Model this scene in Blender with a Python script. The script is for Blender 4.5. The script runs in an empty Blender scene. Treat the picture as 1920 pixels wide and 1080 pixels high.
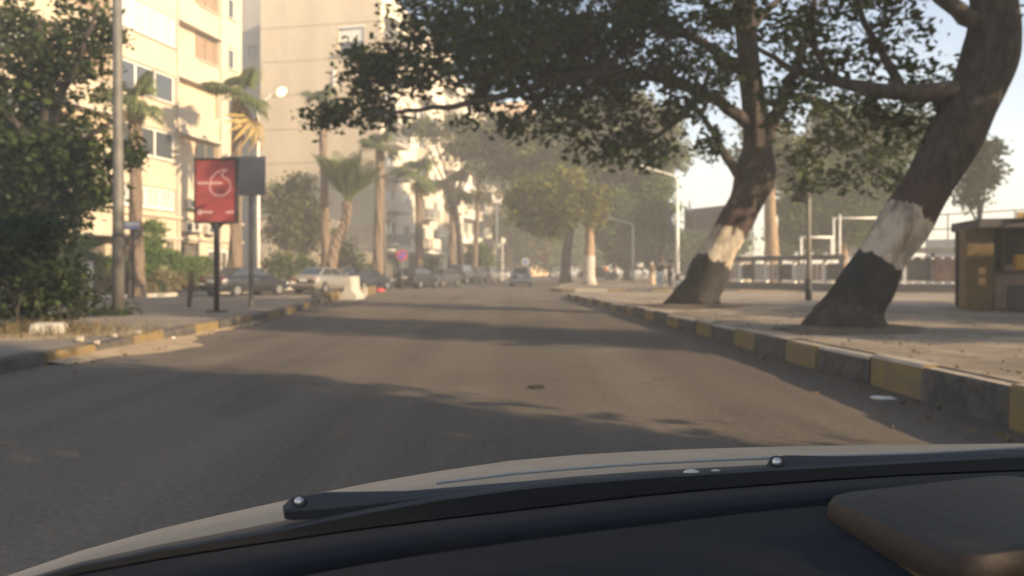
import bpy, math, random
import numpy as np
from mathutils import Vector, Matrix

random.seed(7)
rng = np.random.default_rng(11)
R = math.radians
scn = bpy.context.scene
COL = scn.collection

# ------------------------------------------------------------------ camera
FPX, CH, HOR = 1450.0, 1.30, 506.0          # focal length in photo pixels, eye height, horizon row
cam_d = bpy.data.cameras.new('camera')
cam = bpy.data.objects.new('camera', cam_d)
COL.objects.link(cam)
cam.location = (0, 0, CH)
cam.rotation_euler = (R(90), 0, 0)
cam_d.sensor_width = 36.0
cam_d.lens = 36.0 * FPX / 1920.0
cam_d.shift_y = -(540.0 - HOR) / 1920.0
cam_d.clip_start = 0.05
cam_d.clip_end = 3000
cam_d.dof.use_dof = True                     # the phone is focused on the wipers just outside the screen
cam_d.dof.focus_distance = 1.25
cam_d.dof.aperture_fstop = 4.6
scn.camera = cam

# ------------------------------------------------------------------ sky, sun, exposure
SUN_EL, SUN_AZ = R(18), R(120)               # azimuth clockwise from +Y
w = bpy.data.worlds.new('World'); scn.world = w; w.use_nodes = True
nt = w.node_tree
sky = nt.nodes.new('ShaderNodeTexSky'); sky.sky_type = 'NISHITA'
sky.sun_disc = False
sky.sun_elevation = SUN_EL; sky.sun_rotation = SUN_AZ
sky.air_density = 1.0; sky.dust_density = 0.6; sky.ozone_density = 1.0
bg = nt.nodes['Background']; bg.inputs['Strength'].default_value = 0.105
nt.links.new(sky.outputs['Color'], bg.inputs['Color'])
sun_d = bpy.data.lights.new('sun', 'SUN'); sun_d.energy = 5.0; sun_d.angle = R(0.5); sun_d.color = (1.0, 0.77, 0.50)
sun = bpy.data.objects.new('sun', sun_d); COL.objects.link(sun)
sdir = Vector((math.sin(SUN_AZ) * math.cos(SUN_EL), math.cos(SUN_AZ) * math.cos(SUN_EL), math.sin(SUN_EL)))
sun.rotation_euler = sdir.to_track_quat('Z', 'Y').to_euler()
sun.location = sdir * 100
vs = scn.view_settings
vs.view_transform = 'Standard'; vs.look = 'None'; vs.gamma = 1.0; vs.exposure = 1.35
vs.use_curve_mapping = False
cy = scn.cycles
cy.max_bounces = 6; cy.diffuse_bounces = 3; cy.glossy_bounces = 3; cy.transmission_bounces = 4
cy.volume_bounces = 1; cy.transparent_max_bounces = 6; cy.use_denoising = True
cy.sample_clamp_indirect = 6.0
HAZE_DENSITY = 0.0034

# ------------------------------------------------------------------ pixel helpers (survey of the photograph)
def P(px, py, Y):
    return Vector(((px - 960.0) / FPX * Y, Y, CH - (py - HOR) / FPX * Y))
def G(px, py, z=0.0):
    Y = (CH - z) * FPX / (py - HOR)
    return Vector(((px - 960.0) / FPX * Y, Y, z))

# ------------------------------------------------------------------ materials
MATS = {}
def mat(name, c1, c2=None, rough=0.8, scale=4.0, bump=0.0, bscale=None, metal=0.0, spec=0.3, stretch=(1, 1, 1), detail=6.0,
        lo=0.35, hi=0.65, emit=None, es=0.0, coat=0.0):
    if name in MATS: return MATS[name]
    m = bpy.data.materials.new(name); m.use_nodes = True
    t = m.node_tree; b = t.nodes['Principled BSDF']
    b.inputs['Roughness'].default_value = rough
    b.inputs['Metallic'].default_value = metal
    b.inputs['Specular IOR Level'].default_value = spec
    b.inputs['Coat Weight'].default_value = coat
    b.inputs['Base Color'].default_value = (*c1, 1)
    if c2 is not None or bump > 0:
        tc = t.nodes.new('ShaderNodeTexCoord'); mp = t.nodes.new('ShaderNodeMapping')
        mp.inputs['Scale'].default_value = stretch
        t.links.new(tc.outputs['Object'], mp.inputs['Vector'])
    if c2 is not None:
        n = t.nodes.new('ShaderNodeTexNoise'); n.inputs['Scale'].default_value = scale; n.inputs['Detail'].default_value = detail
        n.inputs['Roughness'].default_value = 0.62
        r = t.nodes.new('ShaderNodeValToRGB')
        r.color_ramp.elements[0].position = lo; r.color_ramp.elements[1].position = hi
        r.color_ramp.elements[0].color = (*c1, 1); r.color_ramp.elements[1].color = (*c2, 1)
        t.links.new(mp.outputs['Vector'], n.inputs['Vector'])
        t.links.new(n.outputs['Fac'], r.inputs['Fac'])
        t.links.new(r.outputs['Color'], b.inputs['Base Color'])
    if bump > 0:
        n2 = t.nodes.new('ShaderNodeTexNoise'); n2.inputs['Scale'].default_value = bscale or scale * 4; n2.inputs['Detail'].default_value = 5
        bp = t.nodes.new('ShaderNodeBump'); bp.inputs['Strength'].default_value = bump; bp.inputs['Distance'].default_value = 0.03
        t.links.new(mp.outputs['Vector'], n2.inputs['Vector'])
        t.links.new(n2.outputs['Fac'], bp.inputs['Height'])
        t.links.new(bp.outputs['Normal'], b.inputs['Normal'])
    if emit:
        b.inputs['Emission Color'].default_value = (*emit, 1); b.inputs['Emission Strength'].default_value = es
    MATS[name] = m
    return m

def leaf_mat(name, dark, light, trans=0.25):
    if name in MATS: return MATS[name]
    m = bpy.data.materials.new(name); m.use_nodes = True
    t = m.node_tree; b = t.nodes['Principled BSDF']; out = t.nodes['Material Output']
    b.inputs['Roughness'].default_value = 0.65; b.inputs['Specular IOR Level'].default_value = 0.12
    g = t.nodes.new('ShaderNodeNewGeometry'); r = t.nodes.new('ShaderNodeValToRGB')
    r.color_ramp.elements[0].color = (*dark, 1); r.color_ramp.elements[1].color = (*light, 1)
    t.links.new(g.outputs['Random Per Island'], r.inputs['Fac'])
    t.links.new(r.outputs['Color'], b.inputs['Base Color'])
    tr = t.nodes.new('ShaderNodeBsdfTranslucent'); mx = t.nodes.new('ShaderNodeMixShader'); mx.inputs['Fac'].default_value = trans
    t.links.new(r.outputs['Color'], tr.inputs['Color'])
    t.links.new(b.outputs['BSDF'], mx.inputs[1]); t.links.new(tr.outputs['BSDF'], mx.inputs[2])
    t.links.new(mx.outputs['Shader'], out.inputs['Surface'])
    MATS[name] = m
    return m

def road_mat():
    m = bpy.data.materials.new('asphalt'); m.use_nodes = True
    t = m.node_tree; b = t.nodes['Principled BSDF']
    tc = t.nodes.new('ShaderNodeTexCoord')
    def noise(scale, det, stretch=(1, 1, 1)):
        mp = t.nodes.new('ShaderNodeMapping'); mp.inputs['Scale'].default_value = stretch
        n = t.nodes.new('ShaderNodeTexNoise'); n.inputs['Scale'].default_value = scale; n.inputs['Detail'].default_value = det
        t.links.new(tc.outputs['Object'], mp.inputs['Vector']); t.links.new(mp.outputs['Vector'], n.inputs['Vector'])
        return n
    def ramp(n, lo, hi, a, c):
        r = t.nodes.new('ShaderNodeValToRGB'); e = r.color_ramp.elements
        e[0].position = lo; e[1].position = hi; e[0].color = (*a, 1); e[1].color = (*c, 1)
        t.links.new(n.outputs['Fac'], r.inputs['Fac']); return r
    base = ramp(noise(0.35, 8, (1, 0.35, 1)), 0.35, 0.68, (0.122, 0.103, 0.083), (0.165, 0.137, 0.107))
    fine = ramp(noise(22, 5), 0.35, 0.7, (0.80, 0.80, 0.80), (1.18, 1.16, 1.12))
    mul = t.nodes.new('ShaderNodeMixRGB'); mul.blend_type = 'MULTIPLY'; mul.inputs['Fac'].default_value = 1
    t.links.new(base.outputs['Color'], mul.inputs[1]); t.links.new(fine.outputs['Color'], mul.inputs[2])
    # dust and patches with their own shape
    dust = ramp(noise(0.22, 7), 0.52, 0.74, (0, 0, 0), (1, 1, 1))
    mx = t.nodes.new('ShaderNodeMixRGB'); mx.inputs[2].default_value = (0.20, 0.165, 0.125, 1)
    t.links.new(dust.outputs['Color'], mx.inputs['Fac']); t.links.new(mul.outputs['Color'], mx.inputs[1])
    oil = ramp(noise(0.9, 6, (1, 0.25, 1)), 0.60, 0.72, (1, 1, 1), (0.72, 0.72, 0.74))
    m2 = t.nodes.new('ShaderNodeMixRGB'); m2.blend_type = 'MULTIPLY'; m2.inputs['Fac'].default_value = 1
    t.links.new(mx.outputs['Color'], m2.inputs[1]); t.links.new(oil.outputs['Color'], m2.inputs[2])
    trk = ramp(noise(1.1, 3, (1, 0.015, 1)), 0.38, 0.62, (0.86, 0.86, 0.87), (1.10, 1.09, 1.07))
    m3 = t.nodes.new('ShaderNodeMixRGB'); m3.blend_type = 'MULTIPLY'; m3.inputs['Fac'].default_value = 1
    t.links.new(m2.outputs['Color'], m3.inputs[1]); t.links.new(trk.outputs['Color'], m3.inputs[2])
    vz = t.nodes.new('ShaderNodeTexVoronoi'); vz.feature = 'DISTANCE_TO_EDGE'; vz.inputs['Scale'].default_value = 0.42
    dn = noise(1.4, 5); ad = t.nodes.new('ShaderNodeVectorMath'); ad.operation = 'ADD'
    t.links.new(tc.outputs['Object'], ad.inputs[0]); t.links.new(dn.outputs['Color'], ad.inputs[1]); t.links.new(ad.outputs[0], vz.inputs['Vector'])
    cr = t.nodes.new('ShaderNodeValToRGB'); cr.color_ramp.elements[0].position = 0.0; cr.color_ramp.elements[1].position = 0.012
    cr.color_ramp.elements[0].color = (0.72, 0.71, 0.70, 1); cr.color_ramp.elements[1].color = (1, 1, 1, 1)
    t.links.new(vz.outputs['Distance'], cr.inputs['Fac'])
    mk = ramp(noise(0.16, 4), 0.48, 0.58, (0, 0, 0), (1, 1, 1))
    m4 = t.nodes.new('ShaderNodeMixRGB'); m4.blend_type = 'MULTIPLY'
    t.links.new(mk.outputs['Color'], m4.inputs['Fac']); t.links.new(m3.outputs['Color'], m4.inputs[1]); t.links.new(cr.outputs['Color'], m4.inputs[2])
    t.links.new(m4.outputs['Color'], b.inputs['Base Color'])
    b.inputs['Roughness'].default_value = 0.9; b.inputs['Specular IOR Level'].default_value = 0.15
    nb = noise(60, 4); bp = t.nodes.new('ShaderNodeBump'); bp.inputs['Strength'].default_value = 0.35; bp.inputs['Distance'].default_value = 0.02
    t.links.new(nb.outputs['Fac'], bp.inputs['Height']); t.links.new(bp.outputs['Normal'], b.inputs['Normal'])
    return m

M_ROAD = road_mat()
M_GROUND = mat('dusty_earth', (0.20, 0.16, 0.115), (0.30, 0.24, 0.17), 0.95, 0.6, 0.3, 8)
M_PAVE = mat('dusty_paving', (0.30, 0.245, 0.18), (0.42, 0.34, 0.25), 0.92, 0.9, 0.25, 14, detail=9)
def pave_mat():
    m = M_PAVE; t = m.node_tree; b = t.nodes['Principled BSDF']; src = b.inputs['Base Color'].links[0].from_socket
    tc = t.nodes.new('ShaderNodeTexCoord'); br = t.nodes.new('ShaderNodeTexBrick')
    br.inputs['Scale'].default_value = 1.0; br.inputs['Brick Width'].default_value = 0.5; br.inputs['Row Height'].default_value = 0.5; br.inputs['Mortar Size'].default_value = 0.012; br.offset = 0.0
    br.inputs['Color1'].default_value = (1, 1, 1, 1); br.inputs['Color2'].default_value = (0.86, 0.86, 0.87, 1); br.inputs['Mortar'].default_value = (0.55, 0.53, 0.50, 1)
    t.links.new(tc.outputs['Object'], br.inputs['Vector'])
    n = t.nodes.new('ShaderNodeTexNoise'); n.inputs['Scale'].default_value = 0.45; n.inputs['Detail'].default_value = 9; n.inputs['Roughness'].default_value = 0.7
    r = t.nodes.new('ShaderNodeValToRGB'); r.color_ramp.elements[0].position = 0.38; r.color_ramp.elements[1].position = 0.60
    r.color_ramp.elements[0].color = (0.62, 0.60, 0.58, 1); r.color_ramp.elements[1].color = (1, 1, 1, 1)
    t.links.new(tc.outputs['Object'], n.inputs['Vector']); t.links.new(n.outputs['Fac'], r.inputs['Fac'])
    a = t.nodes.new('ShaderNodeMixRGB'); a.blend_type = 'MULTIPLY'; a.inputs[0].default_value = 0.8
    c = t.nodes.new('ShaderNodeMixRGB'); c.blend_type = 'MULTIPLY'; c.inputs[0].default_value = 1.0
    t.links.new(src, a.inputs[1]); t.links.new(br.outputs['Color'], a.inputs[2]); t.links.new(a.outputs[0], c.inputs[1]); t.links.new(r.outputs['Color'], c.inputs[2])
    t.links.new(c.outputs[0], b.inputs['Base Color'])
pave_mat()
M_SOIL = mat('tree_pit_soil', (0.10, 0.075, 0.05), (0.19, 0.145, 0.10), 0.98, 5, 0.6, 25)
M_ISLAND = mat('dusty_concrete', (0.17, 0.145, 0.115), (0.27, 0.22, 0.165), 0.95, 0.7, 0.3, 12, detail=9)
M_SAND = mat('sand', (0.34, 0.25, 0.155), (0.44, 0.33, 0.21), 0.98, 2.0, 0.4, 20)
M_KBLACK = mat('kerb_black_paint', (0.058, 0.053, 0.048), (0.14, 0.12, 0.10), 0.85, 5, 0.35, 22, lo=0.40, hi=0.74)
M_KYEL = mat('kerb_yellow_paint', (0.22, 0.150, 0.055), (0.155, 0.125, 0.085), 0.85, 5, 0.35, 22, lo=0.40, hi=0.66)
M_KTOP = mat('kerb_concrete', (0.33, 0.28, 0.22), (0.45, 0.38, 0.30), 0.9, 3, 0.3, 20)
M_CONC = mat('concrete', (0.36, 0.33, 0.28), (0.50, 0.45, 0.38), 0.88, 2.2, 0.25, 18)
M_BARK = mat('bark', (0.030, 0.025, 0.022), (0.082, 0.066, 0.055), 0.95, 7, 0.9, 10, stretch=(1, 1, 0.35), detail=9)
M_BARKL = mat('bark_light', (0.20, 0.13, 0.08), (0.36, 0.25, 0.16), 0.95, 6, 0.7, 10, stretch=(1, 1, 0.4))
M_TBLACK = mat('trunk_black_paint', (0.022, 0.022, 0.022), (0.10, 0.085, 0.068), 0.9, 5, 0.9, 9, lo=0.5, hi=0.74)
M_TWHITE = mat('trunk_white_paint', (0.52, 0.46, 0.39), (0.24, 0.19, 0.145), 0.85, 3.5, 0.9, 9, lo=0.48, hi=0.72)
M_TRED = mat('trunk_red_paint', (0.12, 0.050, 0.040), (0.075, 0.055, 0.045), 0.9, 4, 0.9, 9, lo=0.42, hi=0.68)
M_PALM = mat('palm_trunk', (0.10, 0.073, 0.052), (0.23, 0.17, 0.12), 0.95, 6, 0.9, 12, stretch=(1, 1, 3))
M_LEAF = leaf_mat('leaf_dark', (0.022, 0.034, 0.012), (0.062, 0.085, 0.028), 0.30)
M_LEAFG = leaf_mat('leaf_green', (0.035, 0.062, 0.012), (0.110, 0.155, 0.030), 0.3)
M_LEAFO = leaf_mat('leaf_olive', (0.080, 0.090, 0.015), (0.210, 0.200, 0.045), 0.3)
M_LEAFB = leaf_mat('leaf_dusty', (0.058, 0.066, 0.020), (0.150, 0.150, 0.045), 0.3)
M_HEDGE = leaf_mat('leaf_hedge', (0.060, 0.105, 0.022), (0.130, 0.200, 0.048), 0.3)
M_FROND = leaf_mat('palm_frond', (0.065, 0.090, 0.030), (0.135, 0.155, 0.055), 0.25)
M_FRONDD = leaf_mat('palm_frond_dead', (0.34, 0.24, 0.09), (0.46, 0.34, 0.13), 0.3)
M_DRY = leaf_mat('dry_grass', (0.13, 0.10, 0.05), (0.24, 0.19, 0.10), 0.3)
M_WHITE = mat('white_paint', (0.78, 0.76, 0.70), (0.66, 0.62, 0.55), 0.55, 3, spec=0.4)
M_POLE = mat('galvanised_pole', (0.11, 0.105, 0.095), (0.17, 0.16, 0.14), 0.6, 3, metal=0.2)
M_DARKM = mat('dark_metal', (0.030, 0.029, 0.028), (0.055, 0.050, 0.045), 0.6, 4, metal=0.1)
M_GREYM = mat('grey_metal', (0.21, 0.195, 0.17), (0.27, 0.25, 0.22), 0.6, 2)
M_GLASS = mat('window_glass', (0.055, 0.065, 0.075), None, 0.08, spec=0.9)
M_GLASSL = mat('window_glass_pale', (0.36, 0.38, 0.38), (0.46, 0.46, 0.43), 0.12, 0.8, spec=0.8)
M_CARGL = mat('car_glass', (0.035, 0.040, 0.045), None, 0.06, spec=0.8)
M_TYRE = mat('tyre', (0.018, 0.018, 0.018), None, 0.85)
M_RIM = mat('rim', (0.28, 0.27, 0.26), None, 0.4, metal=0.6)
M_TAIL = mat('tail_lamp', (0.45, 0.03, 0.02), None, 0.2, spec=0.6)
M_TAILON = mat('tail_lamp_on', (0.6, 0.03, 0.02), None, 0.2, emit=(1, 0.05, 0.03), es=1.2)
M_HEAD = mat('head_lamp', (0.75, 0.75, 0.72), None, 0.12, spec=0.8)
M_PLATE = mat('plate_white', (0.75, 0.74, 0.70), None, 0.5)
M_RED = mat('poster_red', (0.30, 0.045, 0.040), (0.25, 0.052, 0.046), 0.4, 1.5, spec=0.5)
M_INK = mat('white_ink', (0.80, 0.62, 0.58), None, 0.5)
M_BLUE = mat('sign_blue', (0.05, 0.11, 0.36), None, 0.5)
M_SRED = mat('sign_red', (0.55, 0.06, 0.05), None, 0.5)

# ------------------------------------------------------------------ mesh builder
class MB:
    def __init__(s): s.v = []; s.f = []; s.mi = []; s.cur = 0
    def add(s, vs_, fs):
        o = len(s.v); s.v.extend([tuple(p) for p in vs_]); s.f.extend([tuple(i + o for i in f) for f in fs]); s.mi.extend([s.cur] * len(fs))
        return s
    def box(s, c, size, rz=0.0, taper=1.0):
        x, y, z = [q / 2 for q in size]; cz, sz = math.cos(rz), math.sin(rz)
        pts = []
        for k in (-1, 1):
            tp = 1 if k < 0 else taper
            for a, b_ in ((-1, -1), (1, -1), (1, 1), (-1, 1)):
                X, Y = a * x * tp, b_ * y * tp
                pts.append((c[0] + X * cz - Y * sz, c[1] + X * sz + Y * cz, c[2] + k * z))
        return s.add(pts, [(3, 2, 1, 0), (4, 5, 6, 7), (0, 1, 5, 4), (1, 2, 6, 5), (2, 3, 7, 6), (3, 0, 4, 7)])
    def hexa(s, p):          # 8 points: bottom 4, top 4
        return s.add(p, [(3, 2, 1, 0), (4, 5, 6, 7), (0, 1, 5, 4), (1, 2, 6, 5), (2, 3, 7, 6), (3, 0, 4, 7)])
    def tube(s, pts, rad, n=8, cap=True, rfun=None):
        pts = [Vector(p) for p in pts]; k = len(pts)
        if not hasattr(rad, '__len__'): rad = [rad] * k
        o = len(s.v); up = None
        for i, p in enumerate(pts):
            d = (pts[min(i + 1, k - 1)] - pts[max(i - 1, 0)]).normalized()
            if up is None:
                up = Vector((0, 1, 0)) if abs(d.y) < 0.9 else Vector((1, 0, 0))
            a = d.cross(up).normalized(); up = a.cross(d).normalized()
            for j in range(n):
                t = 2 * math.pi * j / n
                r = rad[i] * (rfun(i, t) if rfun else 1)
                s.v.append(tuple(p + (a * math.cos(t) + up * math.sin(t)) * r))
        for i in range(k - 1):
            for j in range(n):
                q = (j + 1) % n
                s.f.append((o + i * n + j, o + i * n + q, o + (i + 1) * n + q, o + (i + 1) * n + j)); s.mi.append(s.cur)
        if cap:
            s.f.append(tuple(o + j for j in reversed(range(n)))); s.f.append(tuple(o + (k - 1) * n + j for j in range(n))); s.mi.extend([s.cur] * 2)
        return s
    def prism(s, poly, z0, z1):
        n = len(poly); area = sum(poly[i][0] * poly[(i + 1) % n][1] - poly[(i + 1) % n][0] * poly[i][1] for i in range(n))
        if area < 0: poly = poly[::-1]
        pts = [(x, y, z0) for x, y in poly] + [(x, y, z1) for x, y in poly]
        fs = [tuple(range(n - 1, -1, -1)), tuple(range(n, 2 * n))] + [(i, (i + 1) % n, n + (i + 1) % n, n + i) for i in range(n)]
        return s.add(pts, fs)
    def disc(s, c, axis, r, th, n=20):
        c = Vector(c); ax = Vector(axis).normalized()
        return s.tube([c, c + ax * th], r, n)
    def ball(s, c, r, n=10, m=6, sq=(1, 1, 1), rf=None):
        o = len(s.v); c = Vector(c)
        for i in range(m + 1):
            ph = math.pi * i / m
            for j in range(n):
                th = 2 * math.pi * j / n
                d = Vector((math.sin(ph) * math.cos(th), math.sin(ph) * math.sin(th), math.cos(ph)))
                q = r * (rf(d) if rf else 1)
                s.v.append((c.x + d.x * q * sq[0], c.y + d.y * q * sq[1], c.z + d.z * q * sq[2]))
        for i in range(m):
            for j in range(n):
                k = (j + 1) % n
                s.f.append((o + i * n + j, o + (i + 1) * n + j, o + (i + 1) * n + k, o + i * n + k)); s.mi.append(s.cur)
        return s
    def loft(s, rows, closed=False, flip=False):
        k, n = len(rows), len(rows[0]); fs = []
        for i in range(k - 1):
            for j in range(n if closed else n - 1):
                q = (j + 1) % n
                f = (i * n + j, i * n + q, (i + 1) * n + q, (i + 1) * n + j)
                fs.append(f[::-1] if flip else f)
        return s.add([p for r in rows for p in r], fs)
    def build(s, name, m, parent=None, smooth=False, bevel=0.0, seg=2, solid=0.0, subsurf=0, loc=None, rz=None, weld=False):
        me = bpy.data.meshes.new(name); me.from_pydata(s.v, [], s.f)
        ms = m if isinstance(m, (list, tuple)) else [m]
        for q in ms: me.materials.append(q)
        if len(ms) > 1: me.polygons.foreach_set('material_index', s.mi)
        if smooth: me.polygons.foreach_set('use_smooth', [True] * len(me.polygons))
        me.update()
        o = bpy.data.objects.new(name, me); COL.objects.link(o)
        if parent is not None: o.parent = parent
        if loc is not None: o.location = loc
        if rz is not None: o.rotation_euler.z = rz
        if weld: o.modifiers.new('weld', 'WELD').merge_threshold = 0.0005
        if solid: q = o.modifiers.new('solid', 'SOLIDIFY'); q.thickness = solid; q.offset = -1
        if bevel:
            q = o.modifiers.new('bevel', 'BEVEL'); q.width = bevel; q.segments = seg; q.limit_method = 'ANGLE'; q.angle_limit = R(35)
        if subsurf: q = o.modifiers.new('sub', 'SUBSURF'); q.levels = subsurf; q.render_levels = subsurf
        return o

def tag(o, label=None, cat=None, group=None, kind=None):
    if label: o['label'] = label
    if cat: o['category'] = cat
    if group: o['group'] = group
    if kind: o['kind'] = kind
    return o
def thing(name, loc, label, cat, group=None, rz=0.0):
    o = bpy.data.objects.new(name, None); COL.objects.link(o); o.location = loc; o.rotation_euler.z = rz
    o.empty_display_size = 0.2
    return tag(o, label, cat, group)
def box_at(name, m, parent, c, size, rz=0.0, bevel=0.0, taper=1.0):
    return MB().box((0, 0, 0), size, 0, taper).build(name, m, parent, bevel=bevel, loc=c, rz=rz)
def spline(pts, n):
    pts = [np.array(p, float) for p in pts]; out = []
    e = [2 * pts[0] - pts[1]] + pts + [2 * pts[-1] - pts[-2]]
    for i in range(len(pts) - 1):
        a, b, c, d = e[i:i + 4]
        for k in range(n):
            t = k / n
            out.append(0.5 * ((2 * b) + (c - a) * t + (2 * a - 5 * b + 4 * c - d) * t * t + (3 * b - a - 3 * c + d) * t ** 3))
    out.append(pts[-1])
    return out

def plate(us, vs_, holes, thick):
    """A plate in the local (u, w, v) frame with rectangular openings; front at w=0, back at w=-thick. Returns (verts, faces)."""
    U = sorted(set([round(a, 4) for a in us] + [round(a, 4) for h in holes for a in h[:2]]))
    V = sorted(set([round(a, 4) for a in vs_] + [round(a, 4) for h in holes for a in h[2:4]]))
    nu, nv = len(U) - 1, len(V) - 1
    sol = [[not any(h[0] < (U[i] + U[i + 1]) / 2 < h[1] and h[2] < (V[j] + V[j + 1]) / 2 < h[3] for h in holes) for j in range(nv)] for i in range(nu)]
    idx = {}; verts = []; faces = []
    def vid(i, j, k):
        if (i, j, k) not in idx:
            idx[(i, j, k)] = len(verts); verts.append((U[i], -thick * k, V[j]))
        return idx[(i, j, k)]
    S = lambda i, j: 0 <= i < nu and 0 <= j < nv and sol[i][j]
    for i in range(nu):
        for j in range(nv):
            if not sol[i][j]: continue
            faces.append((vid(i, j, 0), vid(i + 1, j, 0), vid(i + 1, j + 1, 0), vid(i, j + 1, 0))[::-1])
            faces.append((vid(i, j, 1), vid(i + 1, j, 1), vid(i + 1, j + 1, 1), vid(i, j + 1, 1)))
            for a, b_, di, dj in (((i, j), (i + 1, j), 0, -1), ((i + 1, j), (i + 1, j + 1), 1, 0), ((i + 1, j + 1), (i, j + 1), 0, 1), ((i, j + 1), (i, j), -1, 0)):
                if not S(i + di, j + dj):
                    faces.append((vid(*a, 0), vid(*b_, 0), vid(*b_, 1), vid(*a, 1)))
    return verts, faces

# ------------------------------------------------------------------ foliage
def leaf_mesh(name, centers, per, spread, size, m, parent, aspect=0.55, flat=0.5, outward=None):
    n = len(centers) * per
    c = np.repeat(np.asarray(centers), per, axis=0) + rng.normal(0, 1, (n, 3)) * np.asarray(spread) * np.array([1, 1, 0.75])
    d = rng.normal(0, 1, (n, 3)); d[:, 2] = d[:, 2] * flat - 0.25; d /= np.linalg.norm(d, axis=1)[:, None]
    s = rng.normal(0, 1, (n, 3)); s -= (s * d).sum(1)[:, None] * d; s /= np.linalg.norm(s, axis=1)[:, None]
    L = size * rng.uniform(0.42, 1.5, (n, 1)); W = L * aspect * rng.uniform(0.7, 1.2, (n, 1)) * 0.5
    nn = np.cross(d, s)
    v = np.empty((n, 4, 3)); v[:, 0] = c - d * L * 0.5; v[:, 2] = c + d * L * 0.5
    v[:, 1] = c + s * W + nn * W * 0.3; v[:, 3] = c - s * W + nn * W * 0.3
    me = bpy.data.meshes.new(name)
    me.vertices.add(n * 4); me.vertices.foreach_set('co', v.reshape(-1).astype(np.float32))
    me.loops.add(n * 4); me.loops.foreach_set('vertex_index', np.arange(n * 4, dtype=np.int32))
    me.polygons.add(n); me.polygons.foreach_set('loop_start', np.arange(0, n * 4, 4, dtype=np.int32))
    me.polygons.foreach_set('loop_total', np.full(n, 4, dtype=np.int32))
    me.materials.append(m); me.update(calc_edges=True)
    o = bpy.data.objects.new(name, me); COL.objects.link(o)
    if parent is not None: o.parent = parent
    o['kind'] = 'stuff'
    return o
def blob_points(blobs, density, shell=0.45):
    """blobs: (centre, (rx, ry, rz)); density = clusters per cubic metre; clusters lean towards the shell, with gaps"""
    out = []
    for c, r in blobs:
        vol = 4.19 * r[0] * r[1] * r[2]
        n = max(6, int(vol * density))
        d = rng.normal(0, 1, (n, 3)); d /= np.linalg.norm(d, axis=1)[:, None]
        q = rng.uniform(shell, 1.05, (n, 1)) ** 0.7
        p = np.array(c) + d * q * np.array(r) * (1 + 0.18 * np.sin(d[:, :1] * 7 + d[:, 2:] * 5 + c[0]))
        out.append(p)
    return np.concatenate(out)
def pxblobs(lst, Y, jit=0.0, dep=1.0):
    out = []
    for b in lst:
        px, py, rx, ry = b[:4]; y = Y + (b[4] if len(b) > 4 else 0) + random.uniform(-jit, jit)
        k = y / FPX
        out.append((tuple(P(px, py, y)), (rx * k, max(rx, ry) * k * dep, ry * k)))
    return out
def limb(parent, pts, r0, r1, m=None, n=8):
    path = spline(pts, 5); k = len(path)
    path = [p + rng.normal(0, r0 * 0.10, 3) if 0 < i < k - 1 else p for i, p in enumerate(path)]
    return MB().tube(path, [r0 + (r1 - r0) * i / (k - 1) for i in range(k)], n).build('limb', m or M_BARK, parent, smooth=True)
def twigs(parent, hubs, n, length, r, m=None):
    b = MB()
    for h in hubs:
        for _ in range(n):
            d = Vector(rng.normal(0, 1, 3)); d.z = d.z * 0.6 + 0.1; d.normalize()
            p = Vector(h); pts = [p]
            for q in range(3):
                d = (d + Vector(rng.normal(0, 0.35, 3))).normalized(); p = p + d * length / 3; pts.append(p)
            b.tube(pts, [r, r * 0.75, r * 0.5, r * 0.25], 4, cap=False)
    return tag(b.build('twig_mass', m or M_BARK, parent), kind='stuff')

# ------------------------------------------------------------------ SETTING: ground, road, pavements, kerbs
MB().add([(-350, -350, -0.02), (350, -350, -0.02), (350, 350, -0.02), (-350, 350, -0.02)], [(0, 1, 2, 3)]).build('ground', M_GROUND)['kind'] = 'structure'
MB().add([(-24, -40, 0.0), (4.6, -40, 0.0), (4.6, 30, 0.0), (40, 30, 0.0), (40, 170, 0.0), (-6, 170, 0.0), (-24, 75, 0.0)], [tuple(range(7))]).build('road', M_ROAD)['kind'] = 'structure'

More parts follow.
